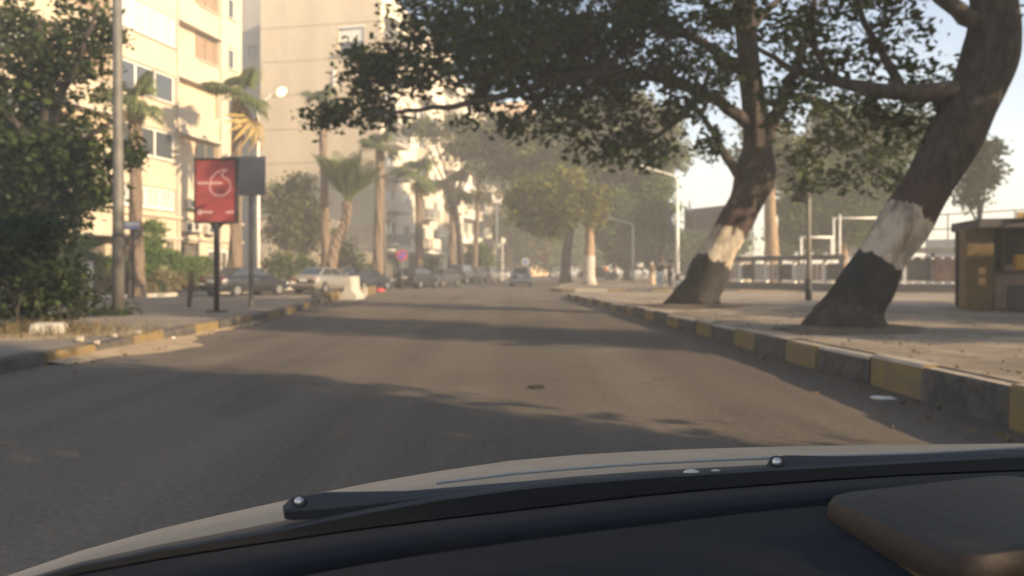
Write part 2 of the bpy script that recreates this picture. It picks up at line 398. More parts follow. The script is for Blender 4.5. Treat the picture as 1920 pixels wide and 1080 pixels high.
# right promenade: kerb line measured from the photograph, each stone a part
def kerb_run(name, line, h_at, pattern, depth, side, z0=-0.05, start=0.0, bare_top=False):
    """line: polyline (x, y); pattern: list of (length, material); stones laid along it, bodies towards `side` (+1 right)"""
    root = bpy.data.objects.new(name, None); COL.objects.link(root); root['kind'] = 'structure'
    pts = [Vector((x, y, 0)) for x, y in line]
    seg = [(pts[i + 1] - pts[i]).length for i in range(len(pts) - 1)]; tot = sum(seg)
    def at(s):
        s = max(0, min(s, tot - 1e-4)); i = 0
        while s > seg[i]: s -= seg[i]; i += 1
        t = (pts[i + 1] - pts[i]).normalized()
        return pts[i] + t * s, Vector((t.y, -t.x, 0)) * side
    s = start; k = 0
    while s < tot - 0.1:
        L, m = pattern[k % len(pattern)]; L *= random.uniform(0.92, 1.08); e = min(s + L, tot)
        a, na = at(s + 0.012); b_, nb = at(e - 0.012)
        j = random.uniform(-0.02, 0.02); dz = random.uniform(-0.02, 0.014)
        ha, hb = h_at(a.y) + dz, h_at(b_.y) + dz
        ch = 0.035
        prof = lambda p, n_, h: [p + n_ * j + Vector((0, 0, z0)), p + n_ * (j + 0.01) + Vector((0, 0, h - ch)), p + n_ * (j + ch) + Vector((0, 0, h)), p + n_ * depth + Vector((0, 0, h)), p + n_ * depth + Vector((0, 0, z0))]
        r0, r1 = prof(a, na, ha), prof(b_, nb, hb)
        mb = MB().loft([r0, r1], closed=True, flip=(side > 0))
        mb.add(r0, [tuple(range(5))]).add(r1, [tuple(range(4, -1, -1))])
        if bare_top: mb.mi[2] = 1; mb.mi[1] = 1 if random.random() < .5 else 0
        mb.build('kerb_stone', [m, M_KTOP] if bare_top else m, root)
        s = e; k += 1
    return root

def hR(y): return float(np.interp(y, [0, 6.5, 12.5, 37], [0.36, 0.36, 0.30, 0.20]))
kR = [(4.05, -14), (4.06, 2), (4.07, 6.2), (4.05, 8.5), (3.98, 10), (3.86, 12.6), (3.66, 17.5), (3.3, 24), (2.85, 31), (2.55, 36.3), (2.75, 37.4), (3.6, 38.2), (9, 39.0), (14, 39.6)]
kerb_run('kerb_right', kR, hR, [(1.05, M_KYEL), (1.35, M_KBLACK)], 0.22, 1, start=0.2, bare_top=True)
# raised promenade as a graded surface inside the kerb
rows = []
for (x, y) in kR[:10]:
    z = hR(y) - 0.004
    rows.append([(x + 0.2, y, z), (x + 3, y, z + 0.02), (x + 9, y, z + 0.02), (60, y, z + 0.02)])
z = hR(38) - 0.004
rows.append([(2.9, 37.3, z), (5.6, 38.2, z), (11.6, 39.1, z), (60, 42, z)])
MB().loft(rows).build('pavement_right', M_PAVE, smooth=True)['kind'] = 'structure'

# far corner island with the painted tree
isl = [(3.0, 45.5), (8.0, 44.5), (45, 44.0), (45, 165), (14, 165), (9.5, 120), (6.4, 85), (4.2, 60), (2.8, 48)]
MB().prism(isl, -0.05, 0.15).build('pavement_far_right', M_PAVE)['kind'] = 'structure'
kerb_run('kerb_far_right', [(9.0, 44.2), (5.0, 44.6), (2.9, 45.1), (2.35, 46.4), (2.75, 50), (4.0, 60), (5.0, 68)], lambda y: 0.2, [(0.95, M_KYEL), (1.6, M_KBLACK), (1.0, M_KYEL), (1.8, M_KTOP)], 0.22, 1)

# left traffic island
islL = [(-6.62, -10), (-6.62, 6), (-6.60, 12), (-6.5, 16), (-6.62, 21), (-7.3, 28), (-7.75, 33), (-8.2, 34.3), (-10.5, 34.0), (-17, 31.5), (-22.5, 30), (-22.5, -10)]
MB().prism(islL, -0.05, 0.15).build('pavement_left', M_ISLAND)['kind'] = 'structure'
kL = [(-6.4, -9), (-6.4, 6), (-6.38, 12), (-6.28, 16), (-6.4, 21), (-7.08, 28), (-7.5, 32.2)]
kerb_run('kerb_left', kL, lambda y: 0.17 if y < 13.3 else (0.2 if y < 26 else 0.24), [(1.15, M_KYEL), (1.25, M_KBLACK)], 0.24, -1, start=0.35)
# dust swept against the left kerb and on the verge
mb = MB(); n = 26
top = []; bot = []
for i in range(n + 1):
    t = i / n; y = 10.6 + t * 8.4
    wd = 0.28 + 0.85 * math.exp(-((y - 12.9) / 1.3) ** 2) + 0.1 * math.sin(i * 1.7)
    top.append((-6.42, y, 0.055)); bot.append((-6.42 + wd, y, 0.006))
mb.loft([top, bot]).build('dust_drift', M_SAND, smooth=True)['kind'] = 'stuff'
mb = MB(); ring = []
for i in range(22):
    a = 2 * math.pi * i / 22; r = 1 + 0.16 * math.sin(3 * a + 1) + 0.1 * math.sin(5 * a)
    ring.append((-8.6 + 1.75 * r * math.cos(a), 13.9 + 1.5 * r * math.sin(a)))
mb.add([(-8.6, 13.9, 0.215)] + [(x, y, 0.152) for x, y in ring], [(0, i + 1, (i + 1) % 22 + 1) for i in range(22)]).build('sandy_verge', M_SAND, smooth=True)['kind'] = 'stuff'

# building-side pavement
BO = Vector((-12.9, 76.0, 0)); BU = Vector((0.2090, 0.9779, 0)); BN = Vector((0.9779, -0.2090, 0))
def F(s, o=0.0, z=0.0):
    p = BO + BU * s + BN * o; return Vector((p.x, p.y, z))
BRZ = math.atan2(BU.y, BU.x)                # rotation that maps local +x on the street direction
pv = [F(-62, -30), F(-62, 4.2), F(-30, 4.2), F(-28, 3.4), F(-12, 3.4), F(0, 4.4), F(60, 4.4), F(60, -30)]
MB().prism([(p.x, p.y) for p in pv], -0.05, 0.18).build('pavement_building_side', M_ISLAND)['kind'] = 'structure'
line = [(F(s, 4.4 if s < -29 else (3.6 if s < -10 else 4.6)).x, F(s, 4.4 if s < -29 else (3.6 if s < -10 else 4.6)).y) for s in (-45, -30, -27, -12, -8, 50)]
kerb_run('kerb_building_side', line, lambda y: 0.19, [(1.8, M_KTOP), (1.8, M_CONC)], 0.2, -1)

# ------------------------------------------------------------------ BUILDINGS
M_ST1 = mat('stucco_cream', (0.45, 0.375, 0.27), (0.53, 0.45, 0.335), 0.9, 0.8, 0.1, 20, stretch=(1, 1, 0.4))
M_ST2 = mat('stucco_beige', (0.45, 0.37, 0.26), (0.55, 0.45, 0.32), 0.92, 0.35, 0.1, 16, stretch=(1, 1, 0.3))
M_ST2B = mat('stucco_tan', (0.54, 0.44, 0.33), (0.64, 0.53, 0.41), 0.92, 0.6, 0.1, 16, stretch=(1, 1, 0.3))
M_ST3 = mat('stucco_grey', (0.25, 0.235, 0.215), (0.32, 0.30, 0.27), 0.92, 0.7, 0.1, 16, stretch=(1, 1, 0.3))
M_ST4 = mat('stucco_ivory', (0.56, 0.49, 0.39), (0.64, 0.57, 0.46), 0.88, 0.7, 0.1, 16, stretch=(1, 1, 0.4))
M_ST5 = mat('stucco_ochre', (0.62, 0.40, 0.22), (0.70, 0.48, 0.28), 0.9, 0.7, 0.1, 16)
M_REC = mat('recess_panel', (0.50, 0.38, 0.26), (0.58, 0.45, 0.31), 0.9, 1.0)
M_SHUT = mat('shutter_brown', (0.20, 0.14, 0.10), (0.28, 0.20, 0.14), 0.8, 30, stretch=(0.05, 1, 3))
M_ROLL = mat('roller_white', (0.68, 0.65, 0.58), (0.60, 0.57, 0.50), 0.7, 2)
M_INSHADE = mat('inside_shade', (0.07, 0.06, 0.05), (0.12, 0.10, 0.08), 0.8, 2)  # dark tone stands for the shade inside ground-floor openings
M_ACW = mat('ac_casing', (0.58, 0.54, 0.47), (0.48, 0.44, 0.38), 0.6, 4)

def facade_obj(name, m, parent, us, vs_, holes, thick=0.3):
    v, f = plate(us, vs_, holes, thick)
    return MB().add(v, f).build(name, m, parent)
def window(parent, u0, u1, v0, v1, n=2, depth=0.14, fm=None, pm=None, fw=0.07, rows=1, name='window'):
    """frame (the part) with panes and sill as sub-parts, in the parent's (u, w, v) frame"""
    fm = fm or M_WHITE; pm = pm or M_GLASS
    pw = (u1 - u0 - fw * (n + 1)) / n; ph = (v1 - v0 - fw * (rows + 1)) / rows
    holes = [(u0 + fw + i * (pw + fw), u0 + fw + i * (pw + fw) + pw, v0 + fw + j * (ph + fw), v0 + fw + j * (ph + fw) + ph) for i in range(n) for j in range(rows)]
    v, f = plate((u0, u1), (v0, v1), holes, 0.07)
    fr = MB().add(v, f).build(name, fm, parent, loc=(0, -depth, 0))
    for h in holes:
        g = 0.004
        MB().box(((h[0] + h[1]) / 2, -0.045 - random.uniform(0, 0.012), (h[2] + h[3]) / 2), (h[1] - h[0] - g, 0.012, h[3] - h[2] - g)).build('pane', pm, fr)
    MB().box(((u0 + u1) / 2, depth - 0.02, v0 - 0.045), (u1 - u0 + 0.16, 0.26, 0.08)).build('sill', M_CONC, fr)
    return fr
def ac_unit(parent, u, w, v, s=1.0):
    a = MB().box((0, 0, 0), (0.85 * s, 0.32, 0.58 * s)).build('air_conditioner', M_ACW, parent, bevel=0.02, loc=(u, w + 0.24, v))
    MB().disc((-0.12 * s, 0.162, 0), (0, 1, 0), 0.21 * s, 0.012, 18).build('fan_grille', M_DARKM, a)
    MB().box((0, -0.02, -0.325 * s), (0.8 * s, 0.4, 0.045)).build('bracket', M_DARKM, a)
    return a
def bld(name, label, s0, z0=0.18, off=0.0, rz=None, loc=None):
    r = thing(name, loc or F(s0, off, z0), label, 'building')
    # local frame: +x along the street, +z up, and -y must point into the building: mirror so that w (local y) = outward
    r.rotation_euler.z = BRZ if rz is None else rz
    return r
# With local x along BU, local +y = Rz(90)*BU = (-BUy, BUx) which points AWAY from the road; outward is -y.
# Facades are therefore built in a sub-frame with y negated through the helper below.
_orig_build = MB.build
def flipped(parent):
    return bool(parent is not None and (parent.get('flip') or (parent.parent is not None and parent.parent.get('flip'))))
def build_flip(self, name, m, parent=None, **kw):
    if flipped(parent):
        self.v = [(x, -y, z) for x, y, z in self.v]; self.f = [tuple(reversed(f)) for f in self.f]
        if kw.get('loc') is not None: l = kw['loc']; kw['loc'] = (l[0], -l[1], l[2])
    return _orig_build(self, name, m, parent, **kw)
MB.build = build_flip

def shell(parent, L, D, H, m, z0=0.0):
    """side walls, back and roof behind a facade of length L and height H"""
    return MB().box((L / 2, -0.32 - D / 2, (H + z0) / 2), (L - 0.01, D, H - z0 - 0.02)).build('wall', m, parent)

# --- B1: the cream block on the left
S1 = -46.0; L1 = 21.2                       # runs to s = -24.8
b1 = bld('apartment_building', 'bright cream apartment block with white window bands behind the left palm', S1)
b1['flip'] = 1
def zz(px, py, s):                           # height above pavement of a row seen at column px on the facade
    p = F(s); return CH - (py - HOR) / FPX * p.y - 0.18
e1 = L1
cols = [(0.8, 5.8), (7.2, 9.2)]
tops = [5.75, 9.05, 12.35, 15.65, 18.95, 22.25]
bays = []                                    # (u0,u1) white band, (u0,u1) recess
q = -S1
B = [(q - 36.7, q - 31.75, q - 31.55, q - 27.45), (q - 45.6, q - 41.2, q - 41.0, q - 37.0)]
holes = []; wins = []
for k, tp in enumerate(tops):
    sill = tp - (1.22 if k == 0 else 1.68)
    for bi, (a0, a1, r0, r1) in enumerate(B):
        holes.append((a0, a1, sill, tp)); wins.append(('w', a0, a1, sill, tp, k, bi))
        if k > 0:
            holes.append((r0, r1, sill, tp)); wins.append(('r', r0, r1, sill, tp, k, bi))
    if k > 1:
        holes.append((q - 26.35, q - 25.45, sill + 0.25, tp)); wins.append(('n', q - 26.35, q - 25.45, sill + 0.25, tp, k, 0))
# ground-floor opening
gh = [(q - 45.4, q - 37.4), (q - 36.6, q - 31.9), (q - 31.3, q - 29.6)]
for a in gh: holes.append((a[0], a[1], 0.03, 2.75))
holes.append((q - 28.6, q - 26.2, 0.03, 2.45))
facade_obj('facade', M_ST1, b1, (0, L1), (0, 27), holes, 0.3)
shell(b1, L1, 14, 27, M_ST1)
for t, a0, a1, v0, v1, k, bi in wins:
    if t == 'w':
        n = 4 if k in (0, 3, 4) else 3
        window(b1, a0 + 0.02, a1 - 0.02, v0 + 0.02, v1 - 0.02, n, 0.06 if k == 3 else 0.12, pm=M_GLASS if (k + bi) % 3 else M_GLASSL, fw=0.11)
    elif t == 'r':
        MB().box(((a0 + a1) / 2, -0.29, (v0 + v1) / 2), (a1 - a0 - 0.01, 0.02, v1 - v0 - 0.01)).build('recess_panel', M_REC, b1)
        if (k + bi) % 4 != 2:
            mid = a0 + (a1 - a0) * 0.5
            window(b1, mid, a1 - 0.1, v0 + 0.03, v1 - 0.06, 3 if k == 2 else 2, 0.2, fm=M_SHUT if k != 2 else M_REC, pm=M_SHUT if k != 1 else M_GLASS, fw=0.09)
        MB().box(((a0 + a1) / 2, 0.1, v1 + 0.06), (a1 - a0 + 0.2, 0.3, 0.08)).build('lintel_slab', M_CONC, b1)
    else:
        window(b1, a0 + 0.02, a1 - 0.02, v0 + 0.02, v1 - 0.02, 1, 0.1, fw=0.1)
for i, z in enumerate((2.95, 4.15)):
    MB().box((L1 / 2, 0.08, z), (L1 - 0.02, 0.2, 0.12)).build('string_course', M_ST1, b1)
MB().box((L1 / 2 - 4, 0.55, 2.86), (L1 - 8.2, 1.05, 0.1)).build('canopy_slab', M_CONC, b1)
for a in gh: MB().box(((a[0] + a[1]) / 2, -0.285, 1.39), (a[1] - a[0] - 0.01, 0.02, 2.7)).build('inside_shade_panel', M_INSHADE, b1)  # dark panels paint the shaded depth behind the openings
for u in (q - 44, q - 40.5, q - 36.0, q - 33.4):
    MB().box((u, 0.3, 1.4), (0.35, 0.35, 2.78)).build('pillar', M_ST1, b1)
d = window(b1, q - 28.55, q - 26.25, 0.05, 2.4, 2, 0.1, pm=M_INSHADE, fw=0.14, name='door')
for u, v in ((q - 30.9, 3.35), (q - 30.2, 3.4), (q - 28.7, 3.3), (q - 30.5, 4.75), (q - 26.9, 4.9), (q - 26.6, 8.0)): ac_unit(b1, u, 0, v + 0.3)
for u in (q - 31.65, q - 27.3): MB().tube([(u, 0.07, 0.0), (u, 0.07, 26.5)], 0.05, 6).build('drain_pipe', M_CONC, b1)
MB().box((L1 / 2, -0.1, 27.2), (L1 + 0.4, 0.9, 0.4)).build('cornice', M_ST1, b1)

# --- dark recess behind, between the two blocks
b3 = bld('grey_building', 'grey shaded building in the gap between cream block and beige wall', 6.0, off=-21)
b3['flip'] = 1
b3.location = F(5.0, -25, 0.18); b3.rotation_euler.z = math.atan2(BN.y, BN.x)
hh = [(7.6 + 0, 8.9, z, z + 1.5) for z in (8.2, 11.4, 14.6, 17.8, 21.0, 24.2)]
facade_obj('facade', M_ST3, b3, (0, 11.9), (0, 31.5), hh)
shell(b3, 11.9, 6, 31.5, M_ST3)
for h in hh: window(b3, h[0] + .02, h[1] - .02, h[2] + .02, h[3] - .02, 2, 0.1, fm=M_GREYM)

# --- B2: blank side wall facing the camera, balconied front along the street
H2 = 29.0; W2 = 13.0; L2 = 25.0
b2 = bld('apartment_building', 'tall beige block with blank panelled side wall behind date palms', 0.0)
b2['flip'] = 1
z_line = [-0.1, 1.7, 5.08, 8.46, 11.85, 15.3, 18.75, 22.15, 25.6, 29.0]
# side wall panels, each one storey with an open joint
core = MB().box((L2 / 2 + 0.15, -W2 / 2, H2 / 2), (L2 - 0.3, W2 - 0.7, H2 - 0.05)).build('wall', M_ST2B, b2)
for i in range(len(z_line) - 1):
    a, b_ = z_line[i] + 0.03, z_line[i + 1] - 0.03
    if i == 7:                               # storey with the shuttered window
        v, f = plate((0.02, W2 - 0.02), (a, b_), [(1.75, 4.40, 22.75, 25.1)], 0.28)
        v = [(0 - (0.0) + y_ * -1.0, -x_, z_) for x_, y_, z_ in v]; f = [tuple(reversed(t)) for t in f]
        MB().add(v, f).build('wall_panel', M_ST2, b2, loc=(0.0, 0, 0))
    else:
        MB().box((0.14, -W2 / 2, (a + b_) / 2), (0.28, W2 - 0.04, b_ - a)).build('wall_panel', M_ST2, b2)
wn = MB().box((0.16, -3.07, 24.45), (0.06, 2.6, 1.25)).build('roller_shutter', M_ROLL, b2)
MB().box((0.08, -3.07, 25.2), (0.3, 2.8, 0.2)).build('shutter_box', M_ROLL, wn)
MB().box((0.2, -3.07, 23.28), (0.03, 2.6, 1.05)).build('window', M_GLASS, b2)
MB().box((-0.12, -3.07, 22.62), (0.5, 2.9, 0.14)).build('sill', M_CONC, b2)
MB().box((-0.06, -4.9, 20.3), (0.1, 0.24, 1.7)).build('sign_plate', M_WHITE, b2)
# street facade with balconies
holes = []; wl = []
zf = [3.6 + 3.35 * i for i in range(7)]
for k, z in enumerate(zf):
    for j, u in enumerate((1.2, 6.4, 11.6, 16.8, 21.4)):
        wd = 2.6 if j % 2 == 0 else 2.0
        lo = z + (0.05 if j % 2 == 0 else 0.95)
        holes.append((u, u + wd, lo, z + 2.45)); wl.append((u, u + wd, lo, z + 2.45, j, k))
for u in (1.4, 8.2, 15.0): holes.append((u, u + 4.6, 0.03, 2.7))
facade_obj('facade', M_ST4, b2, (0.3, L2), (0, H2), holes, 0.3)
for u in (1.4, 8.2, 15.0): MB().box((u + 2.3, -0.28, 1.36), (4.58, 0.02, 2.6)).build('inside_shade_panel', M_INSHADE, b2)
for (u0, u1, v0, v1, j, k) in wl:
    window(b2, u0 + .02, u1 - .02, v0 + .02, v1 - .02, 2, 0.12, pm=M_GLASSL if (j * 3 + k) % 4 == 0 else M_GLASS, fw=0.1)
    if j % 2 == 0:
        bal = MB().box(((u0 + u1) / 2, 0.75, v0 - 0.1), (4.2, 1.48, 0.2)).build('balcony', M_CONC, b2)
        uc = (u0 + u1) / 2; pm_ = M_GREYM if (k + j) % 3 == 0 else M_ST4
        MB().box((uc, 1.43, v0 + 0.5), (4.2, 0.1, 1.0)).build('parapet', pm_, bal)
        for sx in (-2.05, 2.05): MB().box((uc + sx, 0.69, v0 + 0.5), (0.1, 1.36, 0.998)).build('parapet_side', pm_, bal)
        if (k * 2 + j) % 3 == 0:
            MB().add([(uc - 2.0, 0.0, v1 + 0.15), (uc + 2.0, 0.0, v1 + 0.15), (uc + 2.0, 1.5, v1 - 0.35), (uc - 2.0, 1.5, v1 - 0.35)], [(0, 1, 2, 3)]).build('awning', M_ROLL, bal, solid=0.03)
    elif (j + k) % 2: ac_unit(b2, u1 + 0.8, 0, v0 + 0.3)
MB().box((L2 / 2, 0.5, 3.1), (L2 - 0.7, 1.1, 0.22)).build('canopy_slab', M_ROLL, b2)

# --- B4: ivory block with horizontal white bands, ground floor open
L4 = 25.5; H4 = 26.5
b4 = bld('apartment_building', 'ivory block with long white balcony bands beyond the palms', 25.2)
b4['flip'] = 1
holes = []; wl = []
for k in range(6):
    z = 5.2 + 3.4 * k
    for j in range(6):
        u = 0.9 + j * 4.05
        holes.append((u, u + 3.0, z + 1.0, z + 2.6)); wl.append((u, u + 3.0, z + 1.0, z + 2.6, j, k))
holes += [(0.8 + i * 6.1, 6.2 + i * 6.1, 0.03, 4.3) for i in range(4)]
facade_obj('facade', M_ST4, b4, (0, L4), (0, H4), holes, 0.3)
shell(b4, L4, 13, H4, M_ST4)
for i in range(4): MB().box((3.5 + i * 6.1, -0.28, 2.16), (5.38, 0.02, 4.2)).build('inside_shade_panel', M_INSHADE, b4)  # dark sheets painted as the shade of the open ground floor
for (u0, u1, v0, v1, j, k) in wl:
    window(b4, u0 + .02, u1 - .02, v0 + .02, v1 - .02, 3, 0.1, pm=M_GLASSL if (j + k * 2) % 3 == 0 else M_GLASS, fw=0.12)
    if (j * 2 + k) % 5 == 0: ac_unit(b4, u0 + 1.2, 1.0, v0 - 0.4)
for k in range(7):
    z = 4.75 + 3.4 * k
    MB().box((L4 / 2, 0.62, z), (L4 - 0.02, 1.2, 0.22)).build('balcony_slab', M_ROLL, b4)
    if k < 6:
        MB().box((L4 / 2, 1.16, z + 0.55), (L4 - 0.04, 0.08, 0.86)).build('balcony_parapet', M_ST4 if k % 2 else M_ROLL, b4)
for i in range(5): MB().box((0.45 + i * 6.12, 0.9, 2.3), (0.45, 0.45, 4.6)).build('pillar', M_ST4, b4)

# --- B5 ochre block farther down the bend, glimpsed through the leaves
b5 = bld('apartment_building', 'ochre block down the street seen through the leaves', 56.0, off=3.5)
b5['flip'] = 1
holes = [(1.2 + 3.6 * j, 3.2 + 3.6 * j, 4.5 + 3.4 * k, 6.2 + 3.4 * k) for j in range(9) for k in range(7)]
facade_obj('facade', M_ST5, b5, (0, 34), (0, 29.5), holes)
shell(b5, 34, 14, 29.5, M_ST5)
for h in holes: window(b5, h[0] + .02, h[1] - .02, h[2] + .02, h[3] - .02, 2, 0.12, fw=0.12)
for k in range(7): MB().box((17, 0.4, 4.0 + 3.4 * k), (33.9, 0.8, 0.2)).build('balcony_slab', M_ROLL, b5)
# ------------------------------------------------------------------ TREES
def trunk_paint(name, bands):
    """bark with worn painted rings; the ring heights come from the stem_row attribute stored along the stem"""
    m = bpy.data.materials.new(name); m.use_nodes = True; t = m.node_tree; b = t.nodes['Principled BSDF']
    b.inputs['Roughness'].default_value = 0.95; b.inputs['Specular IOR Level'].default_value = 0.15
    tc = t.nodes.new('ShaderNodeTexCoord'); mp = t.nodes.new('ShaderNodeMapping'); mp.inputs['Scale'].default_value = (1, 1, 0.45)
    t.links.new(tc.outputs['Object'], mp.inputs['Vector'])
    def noise(sc, det=6):
        n = t.nodes.new('ShaderNodeTexNoise'); n.inputs['Scale'].default_value = sc; n.inputs['Detail'].default_value = det; n.inputs['Roughness'].default_value = 0.65
        t.links.new(mp.outputs['Vector'], n.inputs['Vector']); return n
    def ramp(src, e, const=False):
        r = t.nodes.new('ShaderNodeValToRGB'); r.color_ramp.interpolation = 'CONSTANT' if const else 'LINEAR'
        while len(r.color_ramp.elements) < len(e): r.color_ramp.elements.new(0.5)
        for q, (p_, c) in zip(r.color_ramp.elements, e): q.position = p_; q.color = (*c, 1)
        t.links.new(src, r.inputs['Fac']); return r
    def mixc(fac, a, c, mode='MIX'):
        x = t.nodes.new('ShaderNodeMixRGB'); x.blend_type = mode
        for i_, v_ in ((0, fac), (1, a), (2, c)):
            if isinstance(v_, (float, int)): x.inputs[i_].default_value = v_
            elif isinstance(v_, tuple): x.inputs[i_].default_value = (*v_, 1)
            else: t.links.new(v_, x.inputs[i_])
        return x.outputs[0]
    a = t.nodes.new('ShaderNodeAttribute'); a.attribute_name = 'stem_row'
    n1 = noise(5.0, 8); md = t.nodes.new('ShaderNodeMath'); md.operation = 'MULTIPLY_ADD'
    md.inputs[1].default_value = 0.050; t.links.new(n1.outputs['Fac'], md.inputs[0])
    sb = t.nodes.new('ShaderNodeMath'); sb.operation = 'ADD'; sb.inputs[1].default_value = -0.025
    t.links.new(a.outputs['Fac'], sb.inputs[0]); t.links.new(sb.outputs[0], md.inputs[2])
    (k0, k1, _), (w0, w1, _), (r0, r1, _) = bands
    col = ramp(md.outputs[0], [(0, (0, 0, 0)), (r1 / 1000, (0.075, 0.047, 0.044)), (w1 / 1000, (0.53, 0.45, 0.35)), (k1 / 1000, (0.033, 0.033, 0.031)), (k0 / 1000, (0, 0, 0))], True)
    msk = ramp(md.outputs[0], [(0, (0, 0, 0)), (r1 / 1000, (1, 1, 1)), (k0 / 1000, (0, 0, 0))], True)
    bark = ramp(noise(7, 9).outputs['Fac'], [(0.35, (0.032, 0.027, 0.024)), (0.68, (0.090, 0.072, 0.060))])
    wear = ramp(noise(3.2, 9).outputs['Fac'], [(0.44, (1, 1, 1)), (0.68, (0.18, 0.18, 0.18))])
    fac = mixc(1.0, msk.outputs[0], wear.outputs[0], 'MULTIPLY')
    out = mixc(fac, bark.outputs[0], col.outputs[0])
    t.links.new(out, b.inputs['Base Color'])
    bp = t.nodes.new('ShaderNodeBump'); bp.inputs['Strength'].default_value = 0.9; bp.inputs['Distance'].default_value = 0.05
    t.links.new(noise(9, 7).outputs['Fac'], bp.inputs['Height']); t.links.new(bp.outputs['Normal'], b.inputs['Normal'])
    return m
def painted_trunk(parent, path_px, Y, radii, bands, seed, nr=40):
    """path in photo pixels at depth Y; bands: (py_low, py_high, slot) painted rings along the stem"""
    pts = [P(a, b_, Y + (c[0] if c else 0)) for a, b_, *c in path_px]
    st = spline([(*p, r) for p, r in zip(pts, radii)], 14)
    rs = np.random.default_rng(seed); ph = rs.uniform(0, 6.28, 6)
    k = len(st); path = [Vector(p[:3]) for p in st]; rad = [p[3] for p in st]
    def rf(i, t):
        h = i / k; flare = max(0.0, 1 - h * 7)
        return 1 + 0.05 * math.sin(3 * t + ph[0] + h * 9) + 0.045 * math.sin(5 * t + ph[1] - h * 14) + 0.03 * math.sin(9 * t + ph[2] + h * 31) + flare * (0.26 * math.sin(4 * t + ph[3]) + 0.2 * math.sin(7 * t + ph[4]) + 0.1 * math.sin(11 * t)) + 0.03 * math.sin(6 * t + h * 22 + ph[1]) + 0.04 * math.sin(h * 40 + ph[5])
    mb = MB().tube(path, rad, nr, rfun=rf)
    o = mb.build('trunk', trunk_paint('painted_bark_%d' % seed, bands), parent, smooth=True)
    at = o.data.attributes.new('stem_row', 'FLOAT', 'POINT')
    rowv = [HOR - (p.z - CH) * FPX / p.y for p in path]
    at.data.foreach_set('value', np.repeat(np.array(rowv, dtype=np.float32) / 1000.0, nr))
    return o

# near right tree, leaning, with flag-coloured bands
Y1 = 12.9
t1 = thing('street_tree', (0, 0, 0), 'nearest thick leaning tree on right pavement, trunk banded black and white', 'tree')
painted_trunk(t1, [(1592, 640), (1592, 616), (1598, 590), (1610, 558), (1630, 520), (1662, 465), (1702, 405), (1750, 330), (1800, 240), (1842, 155), (1862, 80), (1862, 0), (1850, -90), (1820, -200)], Y1,
              [0.85, 0.70, 0.53, 0.45, 0.41, 0.39, 0.385, 0.39, 0.41, 0.42, 0.40, 0.35, 0.30, 0.25], [(578, 492, 1), (492, 402, 2), (402, 355, 3)], 3)
Lm = [[(1815, 175), (1755, 172), (1680, 172), (1590, 158, 0.5), (1500, 135, 1), (1420, 90, 1.2)], [(1850, 60), (1780, 10, -.3), (1700, -60, -.5), (1600, -100, -.6)],
      [(1690, 170, .2), (1660, 110, .4), (1620, 40, .6), (1600, -40, .7)], [(1560, 150, .6), (1530, 90, .8), (1520, 10, 1)], [(1862, -10), (1900, -90, .5), (1960, -160, 1)]]
for i, l in enumerate(Lm):
    limb(t1, [P(a, b_, Y1 + (c[0] if c else 0)) for a, b_, *c in l], (0.21, 0.17, 0.09, 0.07, 0.2)[i], 0.04)
bl1 = pxblobs([(1500, 60, 75, 55), (1600, 20, 90, 50), (1700, 40, 60, 50), (1640, 110, 50, 40), (1560, 130, 55, 40), (1480, 150, 50, 40), (1700, 220, 45, 35), (1620, 210, 55, 40), (1720, 130, 45, 35),
               (1400, 40, 70, 50), (1460, -60, 140, 50), (1650, -70, 130, 50), (1850, -120, 160, 60), (2020, -60, 110, 70), (1330, 0, 60, 45)], Y1 + 0.8, 0.5, 1.0)
c1 = blob_points(bl1, 9.0, 0.25)
leaf_mesh('crown', c1, 34, 0.19, 0.15, M_LEAF, t1)
cu = blob_points([((9.5, 15.2, 9.6), (4.2, 3.6, 2.2)), ((12.8, 13.2, 9.4), (3.2, 3.0, 2.0)), ((7.0, 16.5, 10.2), (3.4, 3.2, 1.8))], 1.6, 0.1)
leaf_mesh('shade_crown', cu, 30, 0.42, 0.27, M_LEAF, t1)  # unseen leaves added above the view to darken the road canopy
twigs(t1, c1[::14], 3, 0.8, 0.016)

# second painted tree, whose canopy reaches over the road
Y2 = 22.0
t2 = thing('street_tree', (0, 0, 0), 'big forked tree on right pavement with sunlit white band, canopy over the road', 'tree')
painted_trunk(t2, [(1306, 588), (1307, 573), (1310, 558), (1320, 535), (1335, 500), (1357, 455), (1382, 408), (1402, 365), (1414, 320), (1420, 265), (1414, 190), (1404, 100), (1398, 10), (1392, -80)], Y2,
              [0.88, 0.78, 0.66, 0.57, 0.50, 0.475, 0.465, 0.50, 0.52, 0.40, 0.33, 0.30, 0.27, 0.22], [(555, 490, 1), (490, 432, 2), (432, 384, 3)], 5)
Lm = [[(1420, 310), (1440, 250, -.2), (1475, 170, -.5), (1505, 90, -.8), (1530, 0, -1), (1540, -70, -1)], [(1402, 350), (1372, 310, -.2), (1348, 270, -.4), (1325, 230, -.6), (1290, 190, -.8), (1230, 170, -1)],
      [(1412, 240), (1330, 180, -.5), (1200, 140, -1.2), (1050, 150, -1.6), (900, 190, -1.8), (790, 205, -1.8), (680, 215, -1.8)], [(1408, 150), (1320, 80, .3), (1180, 40, .8), (1000, 40, 1), (850, 70, 1)],
      [(1190, 140, -1.2), (1060, 90, -1), (930, 90, -.8), (780, 120, -.8)], [(1040, 150, -1.6), (980, 215, -1.4), (930, 235, -1.2)], [(1470, 180, -.5), (1540, 190, 0), (1620, 250, .4), (1670, 290, .6)],
      [(1404, 60), (1460, 0, .4), (1560, -60, .8)], [(1300, 195, -.8), (1240, 250, -.8), (1180, 275, -.9), (1110, 260, -.9)]]
rr = (0.27, 0.17, 0.20, 0.18, 0.10, 0.06, 0.12, 0.14, 0.08)
